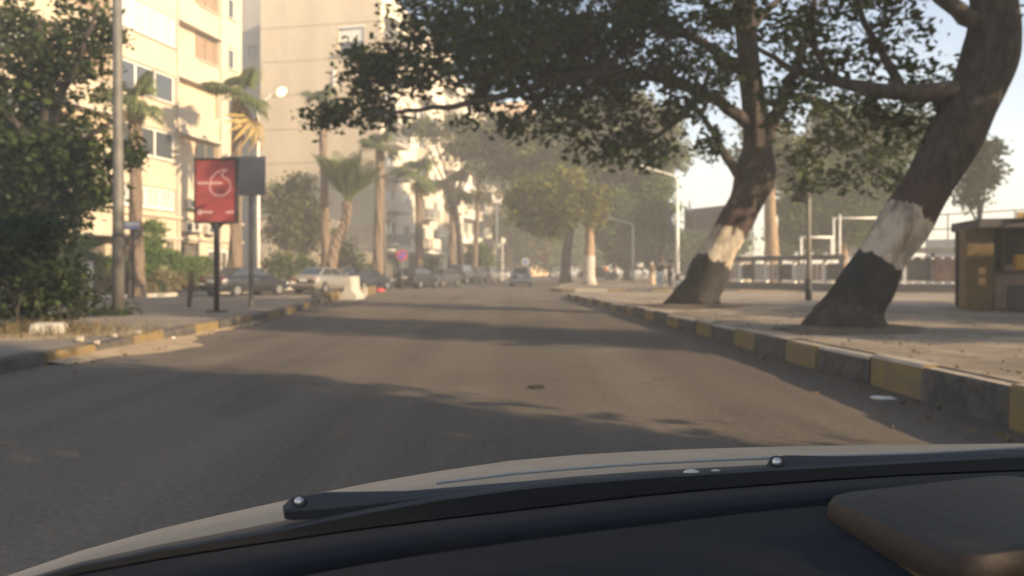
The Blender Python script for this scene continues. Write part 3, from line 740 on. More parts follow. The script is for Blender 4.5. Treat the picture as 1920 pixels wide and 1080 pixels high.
for i, l in enumerate(Lm):
    limb(t2, [P(a, b_, Y2 + (c[0] if c else 0)) for a, b_, *c in l], rr[i], 0.03)
bl2 = pxblobs([(640, 212, 52, 24), (700, 175, 62, 40), (675, 112, 40, 26), (745, 95, 60, 50), (720, 218, 42, 18), (830, 30, 80, 50), (840, 125, 80, 45), (775, 175, 50, 26), (930, 60, 90, 60), (930, 150, 70, 38), (1040, 50, 90, 60), (1040, 150, 80, 50),
               (1060, 240, 62, 30), (1150, 80, 90, 55), (1150, 180, 80, 50), (1180, 265, 78, 26), (1260, 110, 70, 70), (1275, 215, 60, 45), (1330, 275, 46, 34), (1010, 205, 50, 22),
               (980, -50, 170, 45), (1200, -50, 150, 45), (770, 25, 55, 40), (700, 140, 60, 45), (610, 225, 34, 18), (880, 90, 80, 60), (990, 110, 90, 60), (1100, 120, 90, 60), (1110, 285, 60, 22), (880, 205, 60, 22), (960, 235, 46, 18), (1210, 40, 80, 60), (1230, 290, 60, 22), (1320, 170, 50, 50), (1350, 130, 40, 60), (1340, 60, 50, 50), (1480, 60, 55, 50), (1500, 200, 55, 42), (1570, 260, 55, 40), (1480, 290, 46, 30), (1640, 300, 50, 32), (1600, 180, 40, 30), (1700, 270, 34, 30), (1540, 130, 50, 40), (1450, 210, 40, 40), (1560, 330, 50, 26), (1680, 330, 40, 24), (1640, 230, 46, 34), (1720, 180, 34, 30), (1500, 340, 40, 22)], Y2 - 0.8, 1.2, 1.1)
c2 = blob_points(bl2, 5.6, 0.2)
c2 = c2[(c2[:, 0] < 4.2) | (rng.uniform(0, 1, len(c2)) < 0.85)]
leaf_mesh('crown', c2, 36, 0.24, 0.21, M_LEAF, t2)
twigs(t2, c2[::16], 3, 1.1, 0.02)

for cx, cy, r_, nm in ((5.62, 12.9, 1.35, 'soil round the nearest leaning trunk'), (5.25, 22.0, 1.6, 'soil round the second banded trunk')):
    ring = []; zq = hR(cy) + 0.012
    for i in range(28):
        a = 2 * math.pi * i / 28; q = r_ * (1 + 0.18 * math.sin(2 * a + cx) + 0.1 * math.sin(5 * a) + 0.05 * math.sin(9 * a)); ring.append((cx + q * math.cos(a), cy + q * 0.8 * math.sin(a)))
    inner = [(cx + (x - cx) * .6, cy + (y - cy) * .6, zq + .07) for x, y in ring]; outer = [(x, y, zq + .01) for x, y in ring]
    o = MB().loft([outer, inner], closed=True).add(inner, [tuple(range(28))]).build('tree_pit', M_SOIL, None, smooth=True); o['kind'] = 'stuff'; o['label'] = nm
lp = []
for _ in range(1500):
    if random.random() < .6: x = 4.2 + abs(random.gauss(0, 2.2)); y = random.uniform(6, 34); z = hR(y) + .022
    elif random.random() < .5: x = 4.0 - abs(random.gauss(0, .35)); y = random.uniform(5, 20); z = .012
    else: x = -6.3 + abs(random.gauss(0, .4)); y = random.uniform(6, 30); z = .03
    lp.append((x, y, z))
lo_ = leaf_mesh('leaf_litter', np.array(lp), 1, 0.004, 0.05, leaf_mat('leaf_fallen', (0.07, 0.045, 0.02), (0.20, 0.14, 0.06), 0.1), None, 0.55, 0.12); tag(lo_, 'fallen leaves along both kerbs', 'leaves')

# tree of the same row just behind the frame's right edge: its shade lies on the near road
t0 = thing('street_tree', (6.6, 2.3, 0.35), 'low-branched leafy tree at right pavement edge beside the car', 'tree')
MB().tube([(0, 0, -0.1), (0.1, 0.05, 1.2), (0.35, 0.1, 2.6), (0.8, 0.1, 4.2), (1.2, 0, 6)], [0.6, 0.45, 0.42, 0.4, 0.25], 14).build('trunk', M_BARK, t0, smooth=True)
c0 = blob_points([((0.3, -0.6, 2.6), (1.4, 1.0, 1.1)), ((0.0, -2.4, 2.2), (1.2, 1.3, 1.2)), ((1.2, -1.0, 4.2), (2.0, 1.6, 1.2)), ((0.5, -3.2, 3.6), (1.6, 1.4, 1.3)), ((0.2, -5.0, 2.6), (1.5, 1.5, 1.5)), ((0.4, -7.4, 2.8), (1.6, 1.6, 1.6)), ((1, -2.5, 5.6), (2.5, 2.5, 1.2))], 12)
leaf_mesh('crown', c0, 24, 0.24, 0.2, M_LEAF, t0)
cu = blob_points([((2.2, 2.6, 9.6), (4.0, 3.0, 2.4)), ((1.0, -1.0, 8.6), (3.4, 3.0, 2.0))], 1.8, 0.1)
leaf_mesh('shade_crown', cu, 30, 0.42, 0.27, M_LEAF, t0)  # unseen overhead leaves added to shade the left bushy tree

t9 = thing('street_tree', (18.8, 14.0, 0.34), 'spreading tree on the promenade out to the right', 'tree')
MB().tube([(0, 0, -0.1), (0.1, 0, 1.5), (0.2, 0.1, 3.2), (0.1, 0, 5)], [0.5, 0.36, 0.3, 0.2], 14).build('trunk', M_BARK, t9, smooth=True)
c9 = blob_points([((0, 0, 2.9), (2.4, 2.6, 1.1)), ((-.5, -.5, 1.9), (2.4, 2.8, 1.4)), ((-2.2, -2.4, 2.2), (2.0, 1.8, 1.6)), ((-3, .5, 2.2), (2.0, 1.8, 1.4)), ((1.5, 4.6, 2.4), (2.0, 2.0, 1.6)), ((-1, 2.8, 1.8), (1.8, 1.8, 1.2)), ((1.0, -2.2, 3.0), (2.2, 2.0, 1.4)), ((-.5, 2.2, 2.6), (2.0, 2.0, 1.2)), ((2.0, 3.6, 2.6), (2, 2, 1.2))], 2.5)
leaf_mesh('crown', c9, 24, 0.35, 0.3, M_LEAF, t9)

t8 = thing('street_tree', (14.2, 7.3, 0.35), 'round leafy tree on the promenade abreast of the near kerb', 'tree')
MB().tube([(0, 0, -0.1), (0.1, 0, 1.5), (0.0, 0.1, 3.2), (0.1, 0, 6)], [0.42, 0.3, 0.26, 0.15], 14).build('trunk', M_BARK, t8, smooth=True)
c8 = blob_points([((0, 0.2, 3.0), (1.8, 1.4, 1.1)), ((-.3, 0.3, 1.7), (1.9, 1.5, 1.2)), ((-1.5, 1.2, 2.6), (1.5, 1.4, 1.3)), ((-.4, .6, 4.6), (2.0, 1.8, 1.4)), ((.4, .4, 6.4), (2.2, 2.0, 1.5)), ((0, .8, 8.0), (1.8, 1.8, 1.2))], 4)
leaf_mesh('crown', c8, 26, 0.32, 0.26, M_LEAF, t8)

# dark bushy tree on the left island
tl = thing('bushy_tree', P(70, 600, 15.5), 'dark bushy tree behind the concrete pole at the left edge', 'tree')
tl.location = (0, 0, 0)
MB().tube([(-13.3, 21.6, 0.1), (-13.2, 21.6, 1.8), (-13.0, 21.5, 3.6), (-12.8, 21.4, 5.8), (-13.1, 21.4, 8.2)], [0.42, 0.31, 0.28, 0.22, 0.12], 12).build('trunk', M_BARK, tl, smooth=True)
for q in ([(-13.0, 21.5, 3.5), (-12.0, 21.2, 4.6), (-10.9, 21.0, 5.3)], [(-12.8, 21.4, 5.6), (-11.8, 21, 7.0), (-11.2, 20.9, 8.4)], [(-12.9, 21.4, 4.6), (-14.2, 21, 6.0), (-15.1, 20.8, 7.6)]):
    limb(tl, q, 0.13, 0.04)
bll = pxblobs([(40, 60, 105, 75), (150, 20, 60, 45), (170, 110, 52, 40), (60, 160, 80, 45), (-40, 180, 90, 120), (190, 175, 36, 30), (225, 65, 22, 18), (20, 265, 105, 66), (130, 265, 72, 52), (215, 285, 42, 34), (70, 345, 100, 50), (165, 350, 60, 40), (30, 420, 95, 48),
               (50, 480, 72, 40), (-50, 400, 80, 90), (-60, -60, 140, 60), (120, -70, 120, 50), (245, 300, 22, 20), (100, 110, 90, 60), (90, 220, 90, 50), (170, 60, 50, 50), (100, 300, 100, 50), (120, 390, 70, 34), (10, 330, 110, 80)], 21.8, 0.7, 0.9)
cl_ = blob_points(bll, 9.0, 0.1)
cl_ = cl_[(cl_[:, 2] < 5.2) | (rng.uniform(0, 1, len(cl_)) < 0.55)]
leaf_mesh('crown', cl_, 34, 0.22, 0.20, M_LEAF, tl)
twigs(tl, cl_[::18], 2, 0.7, 0.012)
sh = thing('dry_shrub', (0, 0, 0), 'dark straggly shrub under the left bushy tree', 'shrub')
cs = blob_points(pxblobs([(40, 540, 60, 45), (110, 545, 52, 40), (140, 570, 40, 28), (0, 585, 60, 40), (70, 585, 60, 28), (60, 480, 70, 50), (120, 500, 50, 40), (-20, 500, 70, 70), (90, 440, 70, 40), (20, 430, 80, 50), (150, 530, 30, 26)], 14.6, 0.4, 1.0), 30, 0.1)
leaf_mesh('foliage', cs, 30, 0.13, 0.13, M_LEAF, sh)
for k in range(9):
    a = random.uniform(0, 6.28); b0 = Vector((-8.9 + random.uniform(-.5, .5), 14.6 + random.uniform(-.3, .3), 0.1))
    MB().tube([b0, b0 + Vector((math.cos(a) * .25, math.sin(a) * .25, .5)), b0 + Vector((math.cos(a) * .6, math.sin(a) * .5, 1.0))], [.025, .018, .008], 5).build('stem', M_BARK, sh, smooth=True)
# dry grass at its foot
gb = []; gf = []
for k in range(1500):
    x = -8.7 + rng.normal(0, 0.85); y = 13.9 + rng.normal(0, 0.55); h = rng.uniform(0.06, 0.30); a = rng.uniform(0, 6.28); dx, dy = rng.normal(0, 0.14, 2)
    c, s_ = math.cos(a) * 0.009, math.sin(a) * 0.009; z = 0.15
    o = len(gb); gb += [(x - c, y - s_, z), (x + c, y + s_, z), (x + dx * .5 + c * .7, y + dy * .5 + s_ * .7, z + h * .65), (x + dx * .5 - c * .7, y + dy * .5 - s_ * .7, z + h * .65), (x + dx * 1.3, y + dy * 1.3, z + h)]
    gf += [(o, o + 1, o + 2, o + 3), (o + 3, o + 2, o + 4)]
tag(MB().add(gb, gf).build('dry_grass', M_DRY), 'dry grass tufts at the foot of the left shrub', 'grass', kind='stuff')
cg = rng.normal(0, 1, (60, 3)) * np.array([0.5, 0.35, 0.06]) + np.array([-10.2, 19.7, 0.24])
leaf_mesh('weeds', cg, 14, 0.08, 0.10, M_LEAF, None); tag(bpy.data.objects['weeds'], 'low dark weeds round the concrete pole base', 'weeds')

# background trees
def bgtree(name, label, base, trunk, blobs, Y, leafm, dens, per, spr, size, trunkm=None, r=0.25, dep=1.0, bands=None, group=None):
    t = thing(name, (0, 0, 0), label, 'tree', group)
    pts = [P(a, b_, Y) for a, b_ in trunk]; pts[0].z = base
    path = spline(pts, 4); k = len(path)
    mb = MB().tube(path, [r * (1.25 - 0.7 * i / (k - 1)) * (1.3 if i == 0 else 1) for i in range(k)], 10, rfun=lambda i, t_: 1 + 0.08 * math.sin(3 * t_ + i))
    ms = [trunkm or M_BARK]
    if bands:
        ms = [trunkm or M_BARK, M_TWHITE]; mb.mi = []
        for i in range(k - 1):
            z = (path[i][2] + path[i + 1][2]) / 2
            mb.mi.extend([1 if bands[0] < z < bands[1] else 0] * 10)
        mb.mi.extend([0, 0])
    mb.build('trunk', ms, t, smooth=True)
    bb = pxblobs(blobs, Y, 0.8, dep)
    for c, rr_ in bb[:5]:
        limb(t, [path[-1] if len(path) < 6 else path[int(k * 0.75)], (np.array(path[-1]) + np.array(c)) / 2 + rng.normal(0, .2, 3), c], r * 0.4, 0.03, trunkm)
    c = blob_points(bb, dens * 3.2, 0.15)
    leaf_mesh('crown', c, int(per * 1.5), spr, size, leafm, t)
    return t
bgtree('roadside_tree', 'olive crowned tree with white banded trunk on the corner island', 0.1, [(1105, 531), (1105, 480), (1106, 430), (1110, 395)],
       [(1010, 360, 42, 28), (1060, 350, 45, 32), (1100, 372, 38, 30), (990, 400, 36, 22), (1050, 400, 50, 24), (1030, 425, 40, 18), (1110, 410, 20, 14), (970, 375, 26, 20)], 60, M_LEAFO, 2.2, 22, 0.36, 0.34, M_BARKL, 0.40, 1.0, bands=(0.3, 2.4))
bgtree('roadside_tree', 'deep green tree behind the shorter lamp post', 0.1, [(1175, 528), (1178, 470), (1180, 420)],
       [(1150, 380, 50, 40), (1170, 440, 55, 36), (1200, 350, 52, 40), (1230, 300, 40, 34), (1150, 320, 42, 34), (1190, 480, 60, 20)], 84, M_LEAFG, 1.1, 20, 0.5, 0.48, None, 0.35)
bgtree('roadside_tree', 'tree with bright sunlit leaves beside the tall white lamp post', 0.1, [(1240, 530), (1240, 470), (1238, 420)],
       [(1232, 395, 36, 30), (1222, 350, 34, 26), (1245, 440, 26, 24), (1200, 420, 24, 20)], 70, M_HEDGE, 1.8, 20, 0.4, 0.38, None, 0.3)
bgtree('roadside_tree', 'tall brownish olive tree rising over the far road', 0.1, [(1060, 526), (1065, 450), (1080, 360), (1100, 280)],
       [(1000, 290, 60, 30), (1070, 300, 60, 34), (1140, 290, 60, 34), (1210, 240, 60, 36), (1090, 230, 60, 34), (960, 250, 50, 30), (1240, 290, 50, 24), (1160, 210, 60, 30), (900, 270, 40, 22), (1040, 260, 60, 34), (1120, 250, 60, 36), (1190, 310, 50, 26), (980, 320, 40, 24)], 70, M_LEAFB, 1.5, 22, 0.5, 0.46, None, 0.4)
bgtree('roadside_tree', 'dusty olive tree over the roadway beyond the palms', 0.1, [(968, 524), (966, 450), (960, 380)],
       [(950, 330, 36, 24), (975, 360, 34, 26), (960, 410, 34, 26), (985, 440, 36, 24), (1000, 470, 30, 20), (945, 440, 22, 24)], 112, M_LEAFB, 0.55, 18, 0.7, 0.6, None, 0.4)
bgtree('roadside_tree', 'dark tree closing the view at the end of the road', 0.1, [(1035, 520), (1035, 480), (1030, 440)],
       [(1020, 430, 50, 34), (1060, 440, 50, 34), (1090, 460, 50, 30), (1010, 470, 46, 22), (1050, 480, 60, 18), (1110, 480, 40, 22), (1010, 390, 40, 24)], 125, M_LEAFG, 0.4, 18, 0.8, 0.65, None, 0.4)
bgtree('roadside_tree', 'brown dusty tree above the parked cars beyond the left palms', 0.1, [(868, 520), (860, 440), (850, 340)],
       [(800, 245, 40, 24), (860, 280, 36, 26), (900, 255, 40, 26), (770, 240, 30, 16), (915, 310, 30, 24), (850, 235, 40, 20), (905, 370, 22, 20)], 70, M_LEAFB, 0.7, 16, 0.45, 0.40, None, 0.28)
bgtree('courtyard_tree', 'hazy olive tree against the blank beige wall', 0.15, [(545, 520), (545, 460), (548, 400)],
       [(530, 380, 38, 34), (565, 400, 40, 36), (545, 440, 42, 30), (580, 440, 30, 36), (560, 350, 28, 22), (520, 430, 20, 26)], 62, M_LEAFB, 1.1, 18, 0.42, 0.36, M_BARKL, 0.22)
bgtree('courtyard_tree', 'small dark round tree before the ivory block', 0.15, [(898, 525), (898, 500), (898, 485)],
       [(898, 478, 24, 18), (885, 490, 18, 14), (910, 492, 18, 14), (896, 465, 16, 10)], 86, M_LEAFG, 1.6, 18, 0.4, 0.36, None, 0.2)
bgtree('riverside_tree', 'green tree behind the promenade fence left of the leaning trunk', 0.2, [(1580, 540), (1582, 440), (1586, 330), (1590, 280)],
       [(1560, 330, 50, 40), (1620, 340, 50, 40), (1500, 380, 40, 40), (1560, 410, 50, 40), (1620, 420, 44, 36), (1510, 430, 40, 30), (1540, 280, 46, 28), (1660, 370, 30, 30), (1610, 270, 50, 34), (1670, 300, 44, 36), (1490, 300, 40, 32), (1720, 250, 36, 34), (1560, 230, 46, 30), (1650, 230, 46, 30)], 58, M_LEAFG, 1.6, 20, 0.4, 0.38, M_BARKL, 0.28)
bgtree('riverside_tree', 'deep green tree mass behind the low white pipe frame', 0.2, [(1500, 540), (1502, 470), (1505, 400)],
       [(1500, 400, 44, 44), (1545, 380, 46, 44), (1600, 390, 46, 44), (1650, 410, 44, 40), (1480, 440, 36, 36), (1540, 445, 50, 30), (1610, 450, 50, 26)], 72, M_LEAFG, 1.2, 20, 0.5, 0.46, None, 0.3)
bgtree('riverside_tree', 'green tree seen past the flags beyond the tall lamp post', 0.2, [(1350, 535), (1350, 480), (1346, 440)],
       [(1330, 450, 40, 26), (1290, 460, 36, 26), (1370, 450, 36, 24), (1300, 490, 50, 20), (1360, 490, 46, 18)], 90, M_LEAFG, 0.9, 18, 0.55, 0.5, None, 0.3)
bgtree('riverside_tree', 'brown barked tree lit orange behind the second banded tree', 0.2, [(1448, 545), (1446, 450), (1444, 370), (1452, 300)],
       [(1470, 280, 46, 30), (1430, 260, 40, 30), (1500, 320, 40, 26), (1470, 340, 30, 22), (1400, 300, 30, 20)], 50, M_LEAFB, 1.6, 18, 0.36, 0.34, M_BARKL, 0.42)
bgtree('riverside_tree', 'dark leaf clump hanging right of the nearest leaning trunk', 0.2, [(1840, 560), (1838, 470), (1835, 380)],
       [(1835, 330, 34, 34), (1812, 372, 24, 16), (1850, 285, 22, 26), (1800, 300, 20, 24)], 40, M_LEAF, 6, 24, 0.26, 0.26, None, 0.16)

# ------------------------------------------------------------------ PALMS
def fan_frond(L=1.0, n=17):
    mb = MB(); mb.tube([(0, 0, 0), (L * 0.28, 0, 0.05 * L), (L * 0.5, 0, 0.04 * L)], [0.022, 0.018, 0.012], 4)
    for i in range(n):
        a = R(-105 + 210 * i / (n - 1)); l = L * 0.58 * (1 - 0.25 * abs(a) / 2)
        c, s_ = math.cos(a), math.sin(a); o = Vector((L * 0.5, 0, 0.04 * L)); d = Vector((c, s_, 0)); p = Vector((-s_, c, 0)) * 0.035 * L
        mid = o + d * l * 0.6 + Vector((0, 0, 0.02)); tip = o + d * l + Vector((0, 0, -0.16 * L))
        mb.add([o, mid + p, tip, mid - p], [(0, 1, 2, 3)])
    return mb
def feather_frond(L=1.0, n=22, droop=0.35):
    mb = MB(); pts = []
    for i in range(9):
        t = i / 8; pts.append(Vector((L * t * (1 - 0.12 * droop * t), 0, L * (0.05 * t - droop * t * t * 0.6))))
    mb.tube(pts, [0.03 * (1 - 0.85 * i / 8) for i in range(9)], 4)
    for i in range(n):
        t = 0.14 + 0.84 * i / n; k = min(7, int(t * 8)); f = t * 8 - k; o = pts[k].lerp(pts[k + 1], f); dr = (pts[k + 1] - pts[k]).normalized()
        l = L * 0.26 * math.sin(math.pi * min(1, 0.18 + t * 0.85)) + 0.05 * L
        for sd in (-1, 1):
            d = (dr * 0.75 + Vector((0, sd * 0.8, 0.22))).normalized(); p = dr * 0.014 * L
            tip = o + d * l + Vector((0, 0, -0.25 * l)); mid = o + d * l * 0.5
            mb.add([o, mid + p, tip, mid - p], [(0, 1, 2, 3)])
    return mb
FAN = fan_frond().build('frond_source', M_FROND); FEA = feather_frond().build('frond_source', M_FROND)
FAND = fan_frond(1.0, 11).build('frond_source', M_FRONDD)
def palm(label, base, top, r0, r1, kind, L, n, el_lo, el_hi, name='palm_tree', group='street palms', dead=0, mids=(), skirt=0):
    t = thing(name, (0, 0, 0), label, 'palm tree', group)
    path = spline([base, *mids, top], 10); k = len(path)
    sc = lambda i, a: 1 + 0.09 * ((i * 5 + int(a * 1.6)) % 3 - 1) + (0.35 * max(0, 1 - i / 3)) + (0.18 if i > k - 4 else 0)
    MB().tube(path, [r0 + (r1 - r0) * i / (k - 1) for i in range(k)], 12, rfun=sc).build('trunk', M_PALM, t)
    src = FAN if kind == 'fan' else FEA
    def put(src_, az, el, l, roll):
        o = src_.copy(); o.name = 'frond'; COL.objects.link(o); o.parent = t
        o.matrix_local = Matrix.Translation(Vector(top) + Vector((0, 0, random.uniform(-0.15, 0.1)))) @ Matrix.Rotation(az, 4, 'Z') @ Matrix.Rotation(-el, 4, 'Y') @ Matrix.Rotation(roll, 4, 'X') @ Matrix.Scale(l, 4)
        return o
    for i in range(n):
        el = R(el_lo + (el_hi - el_lo) * ((i * 0.618) % 1) + random.uniform(-6, 6))
        put(src, i * 2.39996 + random.uniform(-.2, .2), el, L * random.uniform(0.85, 1.12), random.uniform(-.3, .3))
    for i in range(skirt): put(FAND, i * 2.4 + 1, R(random.uniform(-85, -62)), L * random.uniform(0.6, 0.85), random.uniform(-.4, .4))
    for i in range(dead): o = put(FAND, R(-20) + i * 0.35, R(-72 + 8 * i), L * 1.5, 0.2 * i); o['label'] = 'yellow dead frond hanging from the crown'
    return t
def pp(px, py, Y): return tuple(P(px, py, Y))
def gb_(px, Y, z=0.1): p = P(px, 500, Y); return (p.x, p.y, z)
palm('stout palm beside the leftmost pole, crown before cream facade', gb_(257, 35, 0.1), pp(252, 190, 35), 0.30, 0.25, 'fan', 1.75, 24, -35, 70, skirt=5)
palm('palm behind the red poster with a yellow dead frond', gb_(440, 43.5), pp(446, 180, 43.5), 0.36, 0.27, 'fan', 2.1, 24, -30, 75, dead=2, skirt=3)
palm('tall slim palm against the beige blank wall', gb_(613, 56), pp(604, 192, 56), 0.33, 0.25, 'fan', 1.7, 20, -25, 75)
palm('leaning date palm with upright feathery crown before beige wall', gb_(616, 54), pp(652, 378, 54), 0.42, 0.30, 'feather', 3.9, 30, 46, 88, name='date_palm', mids=(pp(628, 460, 54), pp(645, 425, 54)))
palm('straight palm at the street corner of the beige block', gb_(708, 58), pp(713, 280, 58), 0.40, 0.30, 'fan', 1.8, 22, -25, 75)
palm('full crowned palm above the black parked cars', gb_(786, 64), pp(785, 330, 64), 0.38, 0.24, 'fan', 2.3, 28, -45, 70, skirt=8)
palm('bushy palm with hanging brown skirt before the ivory block', gb_(846, 72), pp(850, 352, 72), 0.38, 0.26, 'fan', 2.4, 28, -45, 70, skirt=14)
palm('farthest dark palm before the ivory block', gb_(888, 84), pp(900, 312, 84), 0.30, 0.22, 'fan', 2.2, 22, -50, 60, skirt=14)
for o in (FAN, FEA, FAND): bpy.data.objects.remove(o)

# hedge and courtyard shrubs
def hedge(name, label, s0, s1, off, h, m, wd=0.8, dens=9, per=18, size=0.14, var=0.25, z=0.18, cat='hedge'):
    t = thing(name, (0, 0, 0), label, cat); pts = []
    n = int((s1 - s0) * h * wd * dens * 6)
    for _ in range(n):
        s_ = random.uniform(s0, s1); hh_ = h * (1 + var * math.sin(s_ * 1.3) + var * 0.6 * math.sin(s_ * 3.1 + 1))
        q = random.random(); zz_ = z + hh_ * (1 - q * q * 0.95)
        p = F(s_, off + random.uniform(-wd / 2, wd / 2), zz_); pts.append(tuple(p))
    leaf_mesh('foliage', np.array(pts), per, 0.14, size, m, t)
    for k in range(int((s1 - s0) / 0.9)):
        p = F(s0 + 0.5 + k * 0.9, off, z - 0.05); MB().tube([p, p + Vector((0.05, 0, h * .4)), p + Vector((random.uniform(-.2, .2), 0.1, h * .8))], [.035, .025, .012], 5).build('stem', M_BARKL, t, smooth=True)
    return t
hedge('clipped_hedge', 'bright green overgrown hedge before the cream block', -43.5, -33.2, 3.1, 1.75, M_HEDGE)
hedge('climbing_vine', 'tall green vine growing up behind the hedge', -37.6, -36.0, 2.2, 3.0, M_HEDGE, 0.7, cat='vine')
hedge('dry_hedge_skirt', 'brown dry growth along the foot of the hedge', -43.5, -33.2, 3.72, 0.75, M_DRY, 0.35, 10, cat='hedge')
def shrub(label, px, py, rx, ry, Y, m, size=0.25):
    t = thing('shrub', (0, 0, 0), label, 'shrub', 'courtyard shrubs')
    c = blob_points(pxblobs([(px, py, rx, ry), (px - rx * .5, py + ry * .3, rx * .6, ry * .7), (px + rx * .5, py + ry * .35, rx * .6, ry * .65)], Y, 0.2, 0.6), 8)
    leaf_mesh('foliage', c, 20, 0.28, size, m, t)
    p = gb_(px, Y, 0.05); MB().tube([p, (p[0], p[1], 0.9)], [.08, .04], 6).build('stem', M_BARK, t)
shrub('dark shrub mass left of the silver sedan', 545, 497, 46, 28, 55, M_LEAFG)
shrub('dark shrub behind the dark blue sedan', 672, 498, 30, 22, 60, M_LEAFG)
shrub('tall shrub under the leaning date palm', 640, 470, 24, 34, 60, M_LEAFB)
shrub('yellow green shrub below the full crowned palm', 797, 494, 24, 17, 66, M_HEDGE, 0.3)
shrub('low dark shrub at the beige wall foot', 505, 505, 26, 20, 58, M_LEAFG)

# ------------------------------------------------------------------ STREET FURNITURE
# concrete pole on the island
p0 = G(222, 590, 0.15)
t = thing('street_pole', p0, 'thick grey concrete pole on the left island beside the bushy tree', 'pole')
MB().tube([(0, 0, -0.1), (0, 0, 3), (-0.02, 0, 6), (-0.05, 0, 10.2)], [0.155, 0.135, 0.12, 0.10], 16).build('shaft', M_POLE, t, smooth=True)
MB().tube([(-.05, 0, 10.0), (0.5, 0.05, 10.5), (1.6, 0.1, 10.7)], 0.04, 8).build('arm', M_POLE, t, smooth=True)
MB().box((1.9, 0.1, 10.7), (0.7, 0.3, 0.14)).build('lamp_head', M_GREYM, t, bevel=0.04)
MB().tube([(0, 0, 2.0), (0, 0, 2.06)], 0.15, 16).build('clamp_band', M_DARKM, t)

# red poster panel
p0 = G(406, 585, 0.15); W_, H_ = 1.17, 1.77; zb = 2.42
t = thing('poster_panel', p0, 'red poster panel with white ring outline on a single dark post', 'billboard')
MB().tube([(0, 0, -0.05), (0, 0, zb - 0.25), (0, 0, zb + 0.02)], [0.075, 0.075, 0.075], 14).build('post', M_DARKM, t, smooth=True)
MB().box((0, 0, 0.02), (0.42, 0.42, 0.05)).build('base_plate', M_DARKM, t)
MB().add([(-.2, -.05, zb), (.2, -.05, zb), (.075, -.05, zb - .14), (-.075, -.05, zb - .14), (-.2, .05, zb), (.2, .05, zb), (.075, .05, zb - .14), (-.075, .05, zb - .14)],
         [(3, 2, 1, 0), (4, 5, 6, 7), (0, 1, 5, 4), (1, 2, 6, 5), (2, 3, 7, 6), (3, 0, 4, 7)]).build('bracket', M_DARKM, t)
v, f = plate((-W_ / 2, W_ / 2), (zb, zb + H_), [(-W_ / 2 + .035, W_ / 2 - .035, zb + .04, zb + H_ - .04)], 0.16)
MB().add([(x, -y - 0.08, z) for x, y, z in v], f).build('frame', M_DARKM, t)
pst = MB().box((0, 0, zb + H_ / 2), (W_ - .08, 0.10, H_ - .09)).build('poster', M_RED, t)
yy = -0.054
def stroke(pts, wd, parent, name='white_line', closed=False, y=yy):
    mb = MB(); pts = [Vector((a, 0, b_)) for a, b_ in pts]; L_ = []; R_ = []
    for i, p in enumerate(pts):
        d = (pts[min(i + 1, len(pts) - 1)] - pts[max(0, i - 1)]).normalized(); n_ = Vector((-d.z, 0, d.x)) * wd / 2
        L_.append((p.x + n_.x, y, p.z + n_.z)); R_.append((p.x - n_.x, y, p.z - n_.z))
    return mb.loft([L_, R_]).build(name, M_INK, parent, solid=0.002)
k = W_ / 80.0                                  # metres per photo pixel on the panel
def pq(px, py): return ((px - 405) * k, zb + H_ - (py - 298) * (H_ / 121.0))
ring = [pq(*a) for a in ((426, 320), (418, 320), (410, 323), (402, 329), (397, 336), (394.5, 344), (394, 352), (396, 359), (401, 364.5), (408, 367.5), (416, 367.5), (424, 364.5), (429.5, 359), (432, 351), (431.5, 344), (428, 338.5), (422, 335), (417.5, 332), (416.5, 328), (419, 324), (424, 321))]
stroke([tuple(q) for q in spline(ring, 4)], 0.017, pst)
# the small headline: illegible at this size, two words and a sign
def glyphs(x0, x1, py, h, parent, n, gaps):
    for i in range(n):
        if i in gaps: continue
        a = x0 + (x1 - x0) * i / n; wd = (x1 - x0) / n * 0.72; c = i % 4
        q = [[(a, py + h), (a, py), (a + wd, py + h * .4), (a + wd, py + h)], [(a, py + h), (a + wd / 2, py), (a + wd, py + h), (a + wd * .2, py + h * .6)], [(a + wd, py), (a, py + h * .3), (a, py + h), (a + wd, py + h)], [(a, py), (a + wd, py), (a, py + h), (a + wd, py + h)]][c]
        stroke([pq(*s_) for s_ in q], 0.014, parent, 'lettering', y=yy - 0.003)
glyphs(372, 418, 342.0, 4.0, pst, 14, (6,))
glyphs(381, 399, 397, 2.6, pst, 9, ())
glyphs(425, 439, 397, 2.6, pst, 7, ())
a_ = pq(375.5, 398); stroke([(a_[0] + 0.05 * math.cos(x), a_[1] + 0.05 * math.sin(x)) for x in np.linspace(0, 6.2832, 17)], 0.028, pst, 'emblem')

# grey panel seen behind it
p0 = G(471, 578, 0.15)
t = thing('sign_panel', p0, 'blank grey sign panel on a grey post behind the red poster', 'sign')
MB().tube([(0, 0, -0.05), (0, 0, 4.5)], 0.075, 12).build('post', M_GREYM, t, smooth=True)
MB().box((-0.2, -0.09, 3.95), (1.31, 0.06, 1.17)).build('panel', M_GREYM, t, bevel=0.015)
for q in (3.65, 4.2): MB().box((-0.1, -0.055, q), (0.9, 0.05, 0.06)).build('brace', M_DARKM, t)

p0 = G(354, 578, 0.15)
t = thing('metal_stump', p0, 'short leaning rusty post on the left island', 'post')
MB().box((0, 0, 0.55), (0.13, 0.10, 1.14)).build('post', mat('rust', (0.06, 0.045, 0.035), (0.12, 0.08, 0.055), 0.9, 6), t, bevel=0.01)
MB().box((0, 0, -0.01), (0.2, 0.18, 0.06)).build('foot', M_CONC, t)
t.rotation_euler = (0, R(5), 0.3)

